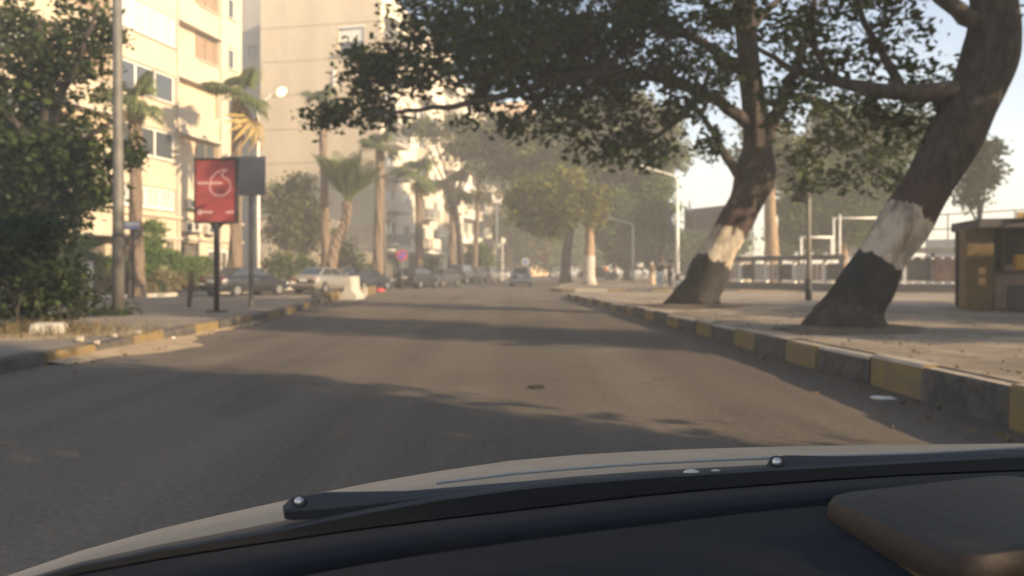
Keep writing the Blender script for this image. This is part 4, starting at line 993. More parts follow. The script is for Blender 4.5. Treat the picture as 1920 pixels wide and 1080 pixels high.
p0 = P(250, 500, 31.5)
t = thing('street_name_sign', (p0.x, p0.y, 0.12), 'white and blue street name plate on a thin post before the palm', 'sign')
MB().tube([(0, 0, -0.05), (0, 0, 3.05)], 0.045, 10).build('post', M_DARKM, t, smooth=True)
MB().box((-0.03, -0.06, 3.0), (0.78, 0.05, 0.36)).build('frame', mat('sign_brown', (0.25, 0.09, 0.06)), t, bevel=0.01)
MB().box((-0.04, -0.092, 3.05), (0.70, 0.014, 0.17)).build('plate', M_WHITE, t)
MB().box((-0.04, -0.092, 2.905), (0.70, 0.012, 0.11)).build('plate', mat('plate_lilac', (0.35, 0.36, 0.52)), t)

p0 = P(150, 500, 29.5)
t = thing('utility_cabinet', (p0.x, p0.y, 0.14), 'pale metal utility cabinet beside the hedge', 'cabinet')
MB().box((0, 0, 0.1), (0.85, 0.5, 0.25)).build('plinth', M_CONC, t)
bx = MB().box((0, 0, 0.85), (0.78, 0.44, 1.24)).build('casing', M_ACW, t, bevel=0.015)
for q in (-1, 1):
    d_ = MB().box((q * 0.188, -0.226, 0.85), (0.36, 0.012, 1.12)).build('door', mat('cab_door', (0.62, 0.60, 0.54), (0.52, 0.50, 0.45), 0.5, 5), t)
    MB().box((-q * 0.13 + q * 0.188, -0.24, 0.85), (0.03, 0.02, 0.12)).build('handle', M_DARKM, d_)
MB().box((0, 0, 1.49), (0.88, 0.54, 0.05)).build('roof', M_GREYM, t, bevel=0.01)

# lamp posts
def lamp_post(label, px, Y, z0, htop, arm, drop, r=0.10, dark_foot=True, lit=False, base_py=None, m=None):
    p0 = P(px, 500, Y)
    t = thing('street_lamp', (p0.x, p0.y, z0), label, 'street lamp', 'street lamps')
    MB().tube([(0, 0, -0.1), (0, 0, htop * .5), (0, 0, htop)], [r * 1.15, r, r * 0.8], 12).build('pole', m or M_WHITE, t, smooth=True)
    if dark_foot: MB().tube([(0, 0, 0.55), (0, 0, 0.85)], r * 1.22, 12).build('painted_band', M_DARKM, t)
    MB().box((0, 0, 0.02), (0.4, 0.4, 0.06)).build('base_plate', M_GREYM, t)
    s_ = 1 if arm > 0 else -1
    pts = [(0, 0, htop - 0.05), (s_ * 0.15, 0, htop + 0.3), (arm * 0.4, 0, htop + 0.3 + drop * 0.4), (arm, 0, htop + 0.3 + drop)]
    MB().tube(spline(pts, 5), r * 0.5, 8).build('arm', m or M_WHITE, t, smooth=True)
    hd = MB().ball((0, 0, 0), 0.5, 12, 8, (0.9, 0.34, 0.2)).build('lamp_head', m or M_WHITE, t, smooth=True, loc=(arm + s_ * 0.4, 0, htop + 0.34 + drop * 1.15))
    hd.rotation_euler = (0, -math.atan2(drop, abs(arm)) * s_, 0)
    if lit: MB().ball((0.22, -0.12, -0.10), 0.24, 12, 8, (1.2, 0.9, 0.9)).build('bulb', mat('lamp_glow', (1, .8, .5), None, emit=(1.0, 0.50, 0.16), es=5.0), hd, smooth=True)
    else: MB().ball((0, 0, -0.03), 0.36, 12, 6, (0.9, 0.32, 0.22)).build('glass_bowl', M_GLASSL, hd, smooth=True)
    return t
lamp_post('tall white lamp post on the corner, dark band at its foot', 1270, 46.5, 0.15, 6.45, -1.55, 0.45, 0.11)
lamp_post('shorter grey lamp post farther along the right pavement', 1187, 68, 0.15, 4.9, -1.5, 0.35, 0.12, False, m=mat('lamp_cream', (0.42, 0.40, 0.35), (0.50, 0.47, 0.41), 0.6, 3))
lamp_post('white lamp post with glowing orange lamp before the beige wall', 484, 44.5, 0.1, 10.4, 0.75, 0.55, 0.10, False, lit=True)
lamp_post('thin pole with arm at the corner of the beige block', 722, 52, 0.1, 6.6, 0.6, 0.25, 0.075, False, m=M_POLE)
t = lamp_post('white pole at the far end of the ivory block', 932, 90, 0.1, 9.0, 0.5, 0.2, 0.15, False)

def round_sign(label, px, py, Y, d, mf, mr, bar=None, pole=True, cat='road sign'):
    p0 = P(px, py, Y)
    t = thing('road_sign', (p0.x, p0.y, 0.1), label, cat); h = p0.z - 0.1
    MB().tube([(0, 0, -0.1), (0, 0, h + d * .45)], 0.04, 8).build('post', M_POLE, t, smooth=True)
    MB().disc((0, -0.05, h), (0, -1, 0), d / 2, 0.03, 24).build('rim', mr, t)
    fc = MB().disc((0, -0.081, h), (0, -1, 0), d * 0.38, 0.012, 24).build('face', mf, t)
    if bar is not None:
        b_ = MB().box((0, 0, 0), (d * .76, 0.012, d * .12)).build('bar', bar, t, loc=(0, -0.1, h)); b_.rotation_euler = (0, R(40), 0)
    return t
round_sign('round blue and red no parking sign before the beige block', 754, 479, 48, 0.66, M_BLUE, M_SRED, M_SRED)
round_sign('small round blue sign far down the road', 985, 491, 96, 0.85, M_BLUE, M_WHITE)
round_sign('round red sign far down the road', 1019, 484, 88, 0.75, mat('sign_pink', (.55, .2, .16)), M_SRED)
p0 = P(937, 453, 84)
t = thing('plate_sign', (p0.x + 0.3, p0.y, 0.1), 'small white rectangular plate high on a pole by the ivory block', 'sign')
MB().tube([(0, 0, 0), (0, 0, p0.z + .4)], 0.06, 8).build('post', M_WHITE, t); MB().box((0.1, -0.07, p0.z), (0.5, 0.03, 0.55)).build('plate', M_WHITE, t)

# barrier, blocks, litter
p0 = G(652, 562)
t = thing('concrete_barrier', p0, 'pale concrete barrier standing at the end of the left island', 'barrier')
prof = [(-.40, 0), (.40, 0), (.38, .16), (.16, .42), (.12, 1.02), (-.12, 1.02), (-.16, .42), (-.38, .16)]
MB().loft([[(x, y, z) for x, z in prof] for y in (0, .45, .9, 1.4)], closed=True).add([(x, 0, z) for x, z in prof], [tuple(range(8))]).add([(x, 1.4, z) for x, z in prof], [tuple(range(7, -1, -1))]).build('block', M_CONC, t, bevel=0.02)
MB().tube([(-.06, 0.6, 1.0), (-.06, 0.6, 1.07), (.06, 0.6, 1.07), (.06, 0.6, 1.0)], 0.012, 6).build('lifting_loop', M_DARKM, t)
t.rotation_euler.z = R(-4)
lab = ['black painted block leading the barrier', 'yellow block in front of the concrete barrier, left one', 'yellow block touching the concrete barrier front']
for i, (px, py, m_) in enumerate(((600, 566, M_KBLACK), (616, 566, M_KYEL), (630, 564, M_KYEL))):
    p0 = G(px, py); o = MB().box((0, 0, 0.2), ((0.62, 0.3, 0.28)[i], 0.5, 0.44), 0, 0.94).build('kerb_block', m_, None, bevel=0.02, loc=p0); tag(o, lab[i], 'kerb block', 'loose painted blocks')
for i, (px, py) in enumerate(((676, 556), (684, 554.5), (692, 553), (700, 551))):
    p0 = G(px, py); o = MB().box((0, 0, 0.2), (0.20, 0.5, 0.46), 0, 0.95).build('kerb_block', M_KYEL if i % 2 == 0 or i == 3 else M_KTOP, None, bevel=0.02, loc=p0); tag(o, ['first', 'second', 'third', 'last'][i] + ' block of the short row just past the concrete barrier', 'kerb block', 'loose painted blocks')
p0 = G(712, 547)
o = MB().ball((0, 0, 0.08), 0.28, 12, 8, (1.1, 0.8, 0.42), lambda d: 1 + 0.16 * math.sin(7 * d.x + 4 * d.y) + 0.1 * math.sin(9 * d.z)).build('plastic_bag', mat('red_plastic', (0.55, 0.07, 0.07), None, 0.4), None, smooth=True, loc=p0); tag(o, 'crumpled red bag lying past the yellow blocks', 'bag')
p0 = G(312, 638); t = thing('food_wrapper', p0, 'small crumpled white and red wrapper by the yellow kerb stone', 'litter')
for q, (dx, m_) in enumerate(((-.06, M_WHITE), (.05, M_SRED), (.12, M_WHITE))): MB().ball((dx, 0, 0.03), 0.05, 8, 5, (1, .8, .6), lambda d: 1 + .3 * math.sin(8 * d.x + q)).build('crumple', m_, t)
p0 = G(1656, 748); o = MB().ball((0, 0, 0.012), 0.09, 9, 5, (1.3, .9, .16), lambda d: 1 + .25 * math.sin(6 * d.x + 5 * d.y)).build('paper_scrap', M_WHITE, None, loc=p0); tag(o, 'flattened white scrap in the right gutter', 'litter')
p0 = G(1008, 727); o = MB().tube([(0.09 * math.cos(a), 0.09 * math.sin(a), 0.008) for a in np.linspace(0.5, 5.6, 22)], [0.006 + .006 * math.sin(math.pi * i / 21) for i in range(22)], 6).build('rubber_loop', M_TYRE, None, loc=p0); tag(o, 'bent dark rubber loop lying on the road ahead', 'litter')
p0 = G(92, 628, .15); o = MB().box((0, 0, .1), (.62, .4, .24), .2, .8).build('concrete_lump', M_CONC, None, bevel=.05, loc=p0); tag(o, 'pale concrete lump on the sandy verge under the shrub', 'stone')
for i, (px, py, s_) in enumerate(((150, 640, .07), (182, 645, .05), (215, 632, .05), (260, 628, .06))):
    p0 = G(px, py, .16); o = MB().ball((0, 0, s_ * .5), s_, 7, 5, (1.2, 1, .7), lambda d: 1 + .2 * math.sin(5 * d.x + 3 * d.y))  .build('pebble', M_KTOP, None, loc=p0); tag(o, ('biggest loose stone on the sandy verge, next to the concrete lump', 'small loose stone where sandy verge meets the left kerb', 'small loose stone below the concrete pole', 'loose stone just before the lit yellow kerb stone')[i], 'stone', 'verge stones')
# ------------------------------------------------------------------ CARS
def car(label, c, rz, color, kind='sedan', L=4.4, W=1.72, H=1.44, cat='car', tail=None, rough=0.35, metal=0.3, dusty=True, cover=None):
    t = thing('car', c, label, cat, 'cars on the street', rz)
    nm = 'paint_%d_%d_%d' % tuple(int(x * 999) for x in color)
    m = mat(nm, color, tuple(x * 0.75 + 0.035 for x in color) if dusty else None, rough, 1.6, metal=metal, spec=0.5, coat=0.3)
    h = L / 2; w_ = W / 2
    if kind == 'sedan':
        st = [(-h, .42, .78, .86), (-h + .09, .27, .98, .95), (-h + .5, .22, 1.03, .99), (-h * .45, .2, .99, 1), (0, .2, .95, 1), (h * .42, .2, .94, 1), (h * .6, .2, .90, .985), (h - .3, .24, .77, .94), (h, .38, .6, .80)]
        gb0, gb1, gr0, gr1 = -h * .80, h * .50, -h * .42, h * .12
    elif kind == 'hatch':
        st = [(-h, .42, .86, .88), (-h + .07, .26, 1.02, .96), (-h + .5, .22, 1.03, 1), (-h * .45, .2, 1.0, 1), (0, .2, .97, 1), (h * .45, .2, .96, 1), (h * .62, .2, .92, .985), (h - .25, .24, .80, .94), (h, .38, .62, .82)]
        gb0, gb1, gr0, gr1 = -h * .97, h * .56, -h * .74, h * .16
    else:
        st = [(-h, .5, 1.0, .9), (-h + .06, .34, 1.14, .97), (-h + .5, .3, 1.15, 1), (-h * .45, .3, 1.12, 1), (0, .3, 1.1, 1), (h * .42, .3, 1.09, 1), (h * .58, .3, 1.05, .99), (h - .22, .32, .98, .95), (h, .46, .8, .85)]
        gb0, gb1, gr0, gr1 = -h * .97, h * .50, -h * .84, h * .14
    rows = []
    for y, zb_, zt, wf in st:
        ww = w_ * wf
        half = [(ww * .80, zb_), (ww * .96, zb_ + .05), (ww, zb_ + (zt - zb_) * .45), (ww * .985, zt - .16), (ww * .93, zt - .03), (ww * .55, zt + .01)]
        rows.append([(x, y, z) for x, z in half] + [(-x, y, z) for x, z in half[::-1]])
    mb = MB().loft(rows, closed=True); mb.add(rows[0], [tuple(range(12))]); mb.add(rows[-1], [tuple(range(11, -1, -1))])
    mb.build('body', m, t, smooth=True, weld=True, bevel=0.0)
    zb0 = st[3][2] - .03; wb, wr = w_ * .90, w_ * .70
    def gp(y, x, z): return Vector((x, y, z))
    # cabin: base, shoulder, roof
    base = [gp(gb0, -wb * .92, zb0), gp(gb0, wb * .92, zb0), gp(gb1, wb * .94, zb0 - .02), gp(gb1, -wb * .94, zb0 - .02)]
    rf = [gp(gr0, -wr * .95, H - .03), gp(gr0, wr * .95, H - .03), gp(gr1, wr * .95, H - .04), gp(gr1, -wr * .95, H - .04)]
    mid = gp((gr0 + gr1) / 2, 0, H + .015)
    cb = MB().hexa(base + rf); cb.build('cabin', m, t, bevel=0.05, seg=3, smooth=False)
    def pane(a, b_, c_, d_, u0, u1, v0, v1, name='window'):
        bl = lambda u, v: (a.lerp(b_, u)).lerp(d_.lerp(c_, u), v)
        n_ = (b_ - a).cross(d_ - a).normalized() * 0.008
        if n_.dot((a + b_ + c_ + d_) / 4 - Vector((0, (gb0 + gb1) / 2, 1.0))) < 0: n_ = -n_
        q = [bl(u0, v0) + n_, bl(u1, v0) + n_, bl(u1, v1) + n_, bl(u0, v1) + n_]
        MB().add(q, [(0, 1, 2, 3)]).build(name, cover or M_CARGL, t, solid=0.004)
    pane(base[0], base[1], rf[1], rf[0], .07, .93, .10, .90, 'rear_window')
    pane(base[2], base[3], rf[3], rf[2], .06, .94, .06, .93, 'windscreen')
    for A, B_, C_, D_ in ((base[1], base[2], rf[2], rf[1]), (base[3], base[0], rf[0], rf[3])):
        pane(A, B_, C_, D_, .06, .46, .12, .88); pane(A, B_, C_, D_, .50, .92, .12, .88)
    r = .30 if kind != 'suv' else .35
    for sx in (-1, 1):
        for y in (-h * .60, h * .62):
            MB().disc((sx * (w_ - .06), y, r + .02), (sx, 0, 0), r + .07, .055, 20).build('wheel_arch', M_TYRE, t)
            wl_ = MB().disc((sx * (w_ - .20), y, r), (sx, 0, 0), r, .21, 22).build('wheel', M_TYRE, t, bevel=.02)
            MB().disc((sx * (w_ + .012), y, r), (sx, 0, 0), r * .66, .012, 18).build('rim', M_RIM, wl_)
        zt = st[1][2]
        MB().hexa([(sx * w_ * .58, -h - .012, zt - .30), (sx * w_ * .90, -h + .05, zt - .30), (sx * w_ * .90, -h + .2, zt - .30), (sx * w_ * .58, -h + .2, zt - .30), (sx * w_ * .58, -h + .02, zt - .10), (sx * w_ * .93, -h + .07, zt - .10), (sx * w_ * .93, -h + .25, zt - .10), (sx * w_ * .58, -h + .2, zt - .10)]).build('tail_lamp', tail or M_TAIL, t, bevel=.015)
        zf_ = st[-1][2]
        MB().ball((sx * w_ * .66, h - .10, zf_ - .0), .13, 10, 6, (1.4, .9, .6)).build('headlight', M_HEAD, t, smooth=True)
        MB().ball((sx * (w_ + .06), gb1 - .28, zb0 + .06), .1, 8, 6, (1, .6, .75)).build('wing_mirror', m, t, smooth=True)
        MB().box((sx * (w_ - .0), -h * .08, zb0 - .14), (.03, .16, .025)).build('door_handle', M_GREYM, t)
    MB().box((0, -h + .0, st[1][2] - .24), (.46, .03, .13)).build('licence_plate', M_PLATE, t)
    MB().box((0, -h + .02, .47), (W * .86, .16, .2)).build('rear_bumper', m, t, bevel=.05)
    MB().box((0, h - .04, .44), (W * .8, .16, .2)).build('front_bumper', m, t, bevel=.05)
    return t
def cp(px, Y, z=0.0): p = P(px, 500, Y); return (p.x, p.y, z)
UZ = -math.atan2(BU.x, BU.y)
car('black parked sedan behind the poster post and the grey post', cp(462, 39.0, 0.005), UZ - R(16), (0.018, 0.018, 0.020), L=4.5)
car('dusty silver sedan parked behind the concrete barrier', cp(608, 43.5, 0.005), UZ - R(4), (0.34, 0.32, 0.28), L=4.5, metal=0.5)
car('dark blue sedan parked right of the concrete barrier', cp(683, 49.0, 0.005), UZ - R(10), (0.025, 0.030, 0.045), L=4.5)
car('black hatchback parked by the no parking sign', cp(783, 54.5, 0.005), UZ - R(8), (0.015, 0.015, 0.017), 'hatch', 4.0)
car('dark grey sedan parked nose to nose with the black hatchback', cp(826, 58.5, 0.005), UZ - R(8) + math.pi, (0.055, 0.06, 0.065), L=4.3)
car('tall black off-roader parked before the ivory block', cp(866, 71, 0.005), UZ - R(2), (0.015, 0.015, 0.016), 'suv', 4.4, 1.85, 1.82)
car('sandy car under a tan dust cover beside the off-roader', cp(891, 78, 0.005), UZ, (0.36, 0.28, 0.19), 'suv', 4.3, 1.8, 1.7, cover=mat('tan_cover', (.34, .27, .18), (.28, .22, .15), .95, 6), metal=0, rough=.9)
car('grey parked hatchback at the end of the left parked row', cp(917, 84, 0.005), UZ, (0.16, 0.16, 0.155), 'hatch', 4.1, 1.75, 1.6)
car('white car by the pole at the bend, facing this way', cp(945, 98, 0.005), UZ + math.pi + R(10), (0.70, 0.68, 0.62), 'sedan', 4.4)
car('grey blue hatchback driving ahead in the middle of the road', cp(977, 62, 0.005), R(-2), (0.38, 0.41, 0.44), 'hatch', 3.9, 1.66, 1.5)
car('white pickup-like car with lit red tail lamps far ahead', cp(1050, 112, 0.005), R(-14), (0.72, 0.70, 0.66), 'hatch', 4.2, 1.75, 1.6, tail=M_TAILON)
car('dark car parked across behind the olive tree', cp(1122, 88, 0.16), R(-78), (0.03, 0.03, 0.032), 'sedan', 4.6)

# ------------------------------------------------------------------ PEOPLE
M_SKIN = mat('skin', (0.32, 0.19, 0.125), None, 0.6); M_HAIR = mat('hair', (0.015, 0.012, 0.010), None, 0.6)
def skin_obj(name, nodes, edges, rads, m, parent, sub=1, root=0):
    me = bpy.data.meshes.new(name); me.from_pydata(nodes, edges, []); me.materials.append(m)
    o = bpy.data.objects.new(name, me); COL.objects.link(o); o.parent = parent
    q = o.modifiers.new('skin', 'SKIN'); q.use_smooth_shade = True
    for v_, r_ in zip(me.skin_vertices[0].data, rads): v_.radius = (r_, r_)
    me.skin_vertices[0].data[root].use_root = True
    s_ = o.modifiers.new('sub', 'SUBSURF'); s_.levels = sub; s_.render_levels = sub
    return o
def person(label, c, rz, h, top, low, stride=0.25, skirt=False, headm=None, bag=None):
    t = thing('person', c, label, 'person', 'people on the right pavement', rz); k = h / 1.75
    V = lambda x, y, z: (x * k, y * k, z * k); s_ = stride
    nodes = [V(0, 0, .95), V(0, .01, 1.15), V(0, 0, 1.38), V(0, .01, 1.50), V(0, .03, 1.60), V(0, .03, 1.70),
             V(.18, 0, 1.40), V(.23, -.05 - s_ * .3, 1.14), V(.22, .06 - s_ * .3, .90), V(.22, .10 - s_ * .3, .80),
             V(-.18, 0, 1.40), V(-.23, -.04 + s_ * .3, 1.14), V(-.22, .10 + s_ * .3, .92), V(-.22, .14 + s_ * .3, .82),
             V(.10, 0, .90), V(.11, s_ * .55, .50), V(.11, s_ * .7 - .05, .09), V(.11, s_ * .7 + .12, .04),
             V(-.10, 0, .90), V(-.11, -s_ * .3, .50), V(-.11, -s_ * .95, .10), V(-.11, -s_ * .95 + .15, .04)]
    edges = [(0, 1), (1, 2), (2, 3), (3, 4), (4, 5), (2, 6), (6, 7), (7, 8), (8, 9), (2, 10), (10, 11), (11, 12), (12, 13), (0, 14), (14, 15), (15, 16), (16, 17), (0, 18), (18, 19), (19, 20), (20, 21)]
    rad = [x * k for x in (.14, .12, .13, .055, .085, .07, .06, .045, .035, .03, .06, .045, .035, .03, .085, .06, .045, .035, .085, .06, .045, .035)]
    skin_obj('body', nodes, edges, rad, M_SKIN, t)
    idx = [0, 1, 2, 6, 7, 10, 11]
    skin_obj('shirt', [nodes[i] for i in idx], [(0, 1), (1, 2), (2, 3), (3, 4), (2, 5), (5, 6)], [rad[i] * 1.17 + .006 for i in idx], top, t)
    if skirt:
        MB().loft([[V(math.cos(a) * rr_, math.sin(a) * rr_ * .8 + yo, z) for a in np.linspace(0, 2 * math.pi, 17)[:-1]] for z, rr_, yo in ((1.02, .17, 0), (.8, .21, 0), (.4, .25, -.02), (.10, .30, -.03))], closed=True).build('skirt', low, t, smooth=True)
    else:
        idx = [0, 14, 15, 16, 18, 19, 20]
        skin_obj('trousers', [nodes[i] for i in idx], [(0, 1), (1, 2), (2, 3), (0, 4), (4, 5), (5, 6)], [rad[i] * 1.15 + .012 for i in idx], low, t)
    MB().ball(V(0, .0, 1.68), .115 * k, 12, 8, (.95, 1.05, .95)).build('headscarf' if headm else 'hair', headm or M_HAIR, t, smooth=True)
    MB().ball(V(0, .135, 1.63), .02 * k, 6, 4).build('nose', M_SKIN, t)
    if bag: MB().box(V(.30, -.02, .78), (.12, .3, .34)).build('bag', bag, t, bevel=.03)
    return t
person('walking person in white headscarf, brown top and long beige skirt', cp(1222, 56, .16), R(150), 1.66, mat('brown_top', (.20, .13, .08)), mat('beige_cloth', (.48, .36, .24)), .3, True, mat('white_scarf', (.66, .62, .56)))
person('person in dark jacket and pale jeans beside the lamp post', cp(1238, 48, .16), R(170), 1.80, mat('dark_cloth', (.035, .033, .035)), mat('pale_jeans', (.36, .42, .48)), .25)
person('person in black clothes standing close to the lamp post', cp(1256, 48.6, .16), R(80), 1.78, mat('dark_cloth', (.035, .033, .035)), mat('navy_cloth', (.03, .032, .045)), .05)
person('distant person in faded red shirt near the dark car', cp(1136, 76, .16), R(200), 1.72, mat('faded_red', (.40, .13, .10)), mat('navy_cloth', (.03, .032, .045)), .2)
person('distant person in pink top walking behind the short lamp post', cp(1152, 80, .16), R(160), 1.65, mat('pinkish', (.42, .2, .17)), mat('dark_cloth', (.035, .033, .035)), .25)

# ------------------------------------------------------------------ RIGHT: promenade fence, kiosk, frames, terrace
M_FDARK = mat('fence_dark', (0.075, 0.070, 0.066), (0.12, 0.11, 0.10), 0.8, 3)
M_FBRN = mat('fence_brown', (0.30, 0.225, 0.17), (0.38, 0.29, 0.22), 0.85, 2)
M_YEL = mat('kiosk_yellow', (0.20, 0.135, 0.055), (0.14, 0.10, 0.05), 0.7, 3)
A_ = Vector((12.2, 46.0, 0)); B_ = Vector((16.4, 38.5, 0)); C_ = Vector((24.5, 35.0, 0))
def fence_seg(label, a, b_, ztop, panels, roof=True, pm=M_FBRN, beads=False, white_first=False):
    L_ = (b_ - a).length; rz = math.atan2((b_ - a).y, (b_ - a).x)
    t = thing('promenade_fence', (a.x, a.y, 0.22), label, 'fence', None, rz)
    MB().box((L_ / 2, 0, 0.18), (L_, 0.3, 0.40)).build('plinth', M_FDARK, t, bevel=.02)
    MB().box((L_ / 2, 0, ztop - 0.13), (L_ + .1, 0.45, 0.26)).build('top_beam', M_FDARK if not beads else M_GREYM, t, bevel=.02)
    n = panels; pw = L_ / n
    for i in range(n + 1): MB().box((i * pw, -0.02, (ztop + .12) / 2), (0.13, 0.2, ztop - .38)).build('post', M_WHITE if i % 2 == 0 else M_FDARK, t)
    for i in range(n):
        u = i * pw + pw / 2; k_ = i % 3
        if k_ == 0:
            for j in range(6): MB().box((u, -.04, .55 + j * (ztop - 1.1) / 5.5), (pw - .2, .05, .07)).build('slat', M_WHITE if pm is M_FBRN else pm, t)
            MB().box((u, .05, ztop / 2 + .05), (pw - .16, .04, ztop - 1.0)).build('panel', pm, t)
        elif k_ == 1:
            MB().box((u, .05, ztop / 2 + .05), (pw - .16, .04, ztop - 1.0)).build('panel', pm, t)
            for j in range(3): MB().box((u - pw * .3 + j * pw * .3, -.02, ztop / 2 + .05), (.05, .05, ztop - .95)).build('baluster', M_WHITE, t)
        else:
            MB().box((u, .05, ztop / 2 + .05), (pw - .16, .04, ztop - 1.0)).build('panel', M_FDARK, t)
    if beads:
        for zq in (ztop - .52, .46):
            for j in range(int(L_ / .42)): MB().ball((.2 + j * .42, -.22, zq), .065, 8, 6, (1.3, .8, .7)).build('light_bead', M_WHITE, t)
    return t
f1 = fence_seg('promenade fence with dark beam and white slats between the banded trees', A_, B_, 1.85, 9)
f2 = fence_seg('fence with grey beam and rows of white beads right of the leaning trunk', B_ + Vector((.35, -.2, 0)), C_, 2.15, 7, pm=mat('fence_red_brown', (.24, .14, .11), (.32, .21, .17), .8, 2), beads=True)
# white gate pier with a scrolled panel at the fence end
p0 = P(1402, 500, 45.0)
t = thing('gate_pier', (p0.x, p0.y, 0.2), 'white gate pier with scroll panel and wide cap at the fence end', 'gate pier')
MB().box((0, 0, 0.85), (0.55, 0.4, 1.7)).build('shaft', M_ST4, t, bevel=.02)
MB().box((0.25, 0, 1.85), (1.5, .6, .16)).build('cap', M_WHITE, t, bevel=.02)
for k_ in range(2): MB().tube([(-.18 + .36 * i / 12, -.215, .2 + 1.3 * i / 12 + (.12 * math.sin(i) if k_ else -.12 * math.sin(i))) for i in range(13)], .02, 6).build('scroll', M_FBRN, t)

# kiosk at the right edge
p0 = G(1830, 578, 0.33)
t = thing('kiosk', (p0.x, p0.y, 0.32), 'small kiosk with yellow corner pillar and dark roof at right edge', 'kiosk')
t.rotation_euler.z = R(-14)
MB().box((0.0, 0, 1.0), (0.62, 0.55, 2.0)).build('pillar', M_YEL, t, bevel=.02)
MB().box((2.9, 0, 1.0), (0.5, 0.55, 2.0)).build('pillar', M_YEL, t, bevel=.02)
MB().box((1.62, .5, 2.12), (3.5, 2.2, 0.24)).build('roof', M_FDARK, t, bevel=.03)
MB().box((2.0, -.64, 2.30), (2.6, .10, .16)).build('fascia', mat('fascia_yellow', (.62, .42, .16), (.52, .35, .13), .7, 3), t)
MB().box((1.5, 1.3, 1.0), (3.2, .1, 2.0)).build('back_wall', M_FDARK, t)
ct = MB().box((1.45, .15, .45), (2.2, .6, .9)).build('counter', M_FBRN, t, bevel=.02)
MB().box((1.45, .1, .93), (2.36, .76, .06)).build('counter_top', M_FDARK, ct)
MB().box((1.0, -.05, 1.16), (.3, .28, .4)).build('jar_box', mat('amber', (.60, .34, .07), None, .4), t, bevel=.03)
MB().box((0.95, .4, 1.5), (.42, .3, 1.0)).build('display_case', M_FDARK, t)
for z_ in (.7, .95): MB().box((.05, -.285, z_), (.16, .02, .18)).build('notice', mat('notice_orange', (.58, .36, .16), None, .6), t)
for i in range(6): MB().box((.75 + i * .24, .02, 1.04 + .02 * (i % 3)), (.17, .16, .16 + .05 * (i % 3))).build('packet', (M_FBRN, M_WHITE, M_SRED, M_YEL, M_FDARK, M_BLUE)[i], t)
for i in range(5): MB().box((1.5 + i * .3, 1.22, 1.55), (.22, .05, .3)).build('shelf_packet', (M_SRED, M_FBRN, M_WHITE, M_BLUE, M_YEL)[i], t)
MB().box((.9, -.5, .3), (.6, .45, .62)).build('cool_box', M_FDARK, t, bevel=.04)

# old dark lamp pole with oval head
p0 = G(1516, 562, 0.3)
t = thing('promenade_lamp', p0, 'dark promenade pole with a drooping oval lamp head between the banded trees', 'street lamp')
MB().tube([(0, 0, -.1), (0, 0, 3), (-.03, 0, 6.1)], [.085, .07, .05], 10).build('pole', M_GREYM, t, smooth=True)
MB().tube([(0, 0, 0), (0, 0, .7)], .11, 10).build('sleeve', M_DARKM, t, smooth=True)
MB().tube([(0, 0, 3.25), (-.2, -.03, 3.38), (-.3, -.05, 3.42)], .03, 6).build('arm', M_DARKM, t, smooth=True)
hd = MB().ball((0, 0, 0), .36, 14, 8, (1, .7, .5)).build('lamp_head', M_DARKM, t, smooth=True, loc=(-.28, -.05, 3.45)); hd.rotation_euler = (0, R(-14), 0)

# white pipe frames beyond the fence
def pipe_frame(label, x0, x1, yb, yt, Y, r=.06, extra=()):
    a, b_ = P(x0, yt, Y), P(x1, yt, Y)
    t = thing('pipe_frame', (a.x, a.y, .2), label, 'pipe frame'); W__ = b_.x - a.x; H__ = a.z - .2
    for u in (0, W__): MB().tube([(u, 0, -.1), (u, 0, H__)], r, 8).build('upright', M_WHITE, t, smooth=True)
    MB().tube([(-r, 0, H__), (W__ + r, 0, H__)], r, 8).build('crossbar', M_WHITE, t, smooth=True)
    for e in extra: MB().tube([(e, 0, -.1), (e, 0, H__ + .25)], r, 8).build('upright', M_WHITE, t, smooth=True)
    return t
pipe_frame('tall white pipe frame standing behind the promenade fence', 1563, 1655, 470, 409, 52, .07, (.42,))
pipe_frame('low white pipe frame left of the tall one', 1502, 1559, 470, 445, 50, .08)
for i, (px, py, Y, lb) in enumerate(((1456, 405, 52, 'thin white post beside the orange lit trunk'), (1561, 340, 60, 'tall thin mast above the white pipe frames'), (1411, 400, 60, 'slim white post seen between the two banded trunks'))):
    p0 = P(px, py, Y); o = MB().tube([(0, 0, 0), (0, 0, p0.z - .1)], .07, 8).build('mast', M_WHITE, None, smooth=True, loc=(p0.x, p0.y, .1)); tag(o, lb, 'mast')

# flags and brown awning
M_FLG = [mat('flag_blue', (.05, .07, .13), None, .8), mat('flag_pale', (.55, .52, .46), None, .8)]
for i, (px, yt, yb, lb) in enumerate(((1252, 372, 440, 'dark blue flag hanging limp from its pole'), (1292, 380, 436, 'pale flag hanging limp from its pole'))):
    p0 = P(px, yt - 6, 66); t = thing('flag', (p0.x, p0.y, .15), lb, 'flag'); hh_ = p0.z - .15; ln = (yb - yt) / FPX * 66
    MB().tube([(0, 0, 0), (0, 0, hh_)], .04, 8).build('pole', M_POLE, t, smooth=True)
    rows = [[(.05 + (.10 + .40 * j) * u, .07 * math.sin(u * 9 + j), hh_ - .1 - ln * (u * .25 + j * .85)) for u in np.linspace(0, 1, 10)] for j in np.linspace(0, 1, 7)]
    MB().loft(rows).build('cloth', M_FLG[i], t, smooth=True, solid=.01)
p0 = P(1298, 432, 64); p1 = P(1362, 388, 64)
t = thing('fabric_canopy', (p0.x, 64, .15), 'brown fabric canopy behind the second banded trunk', 'canopy')
W__ = p1.x - p0.x; z0_, z1_ = p0.z - .15, p1.z - .15
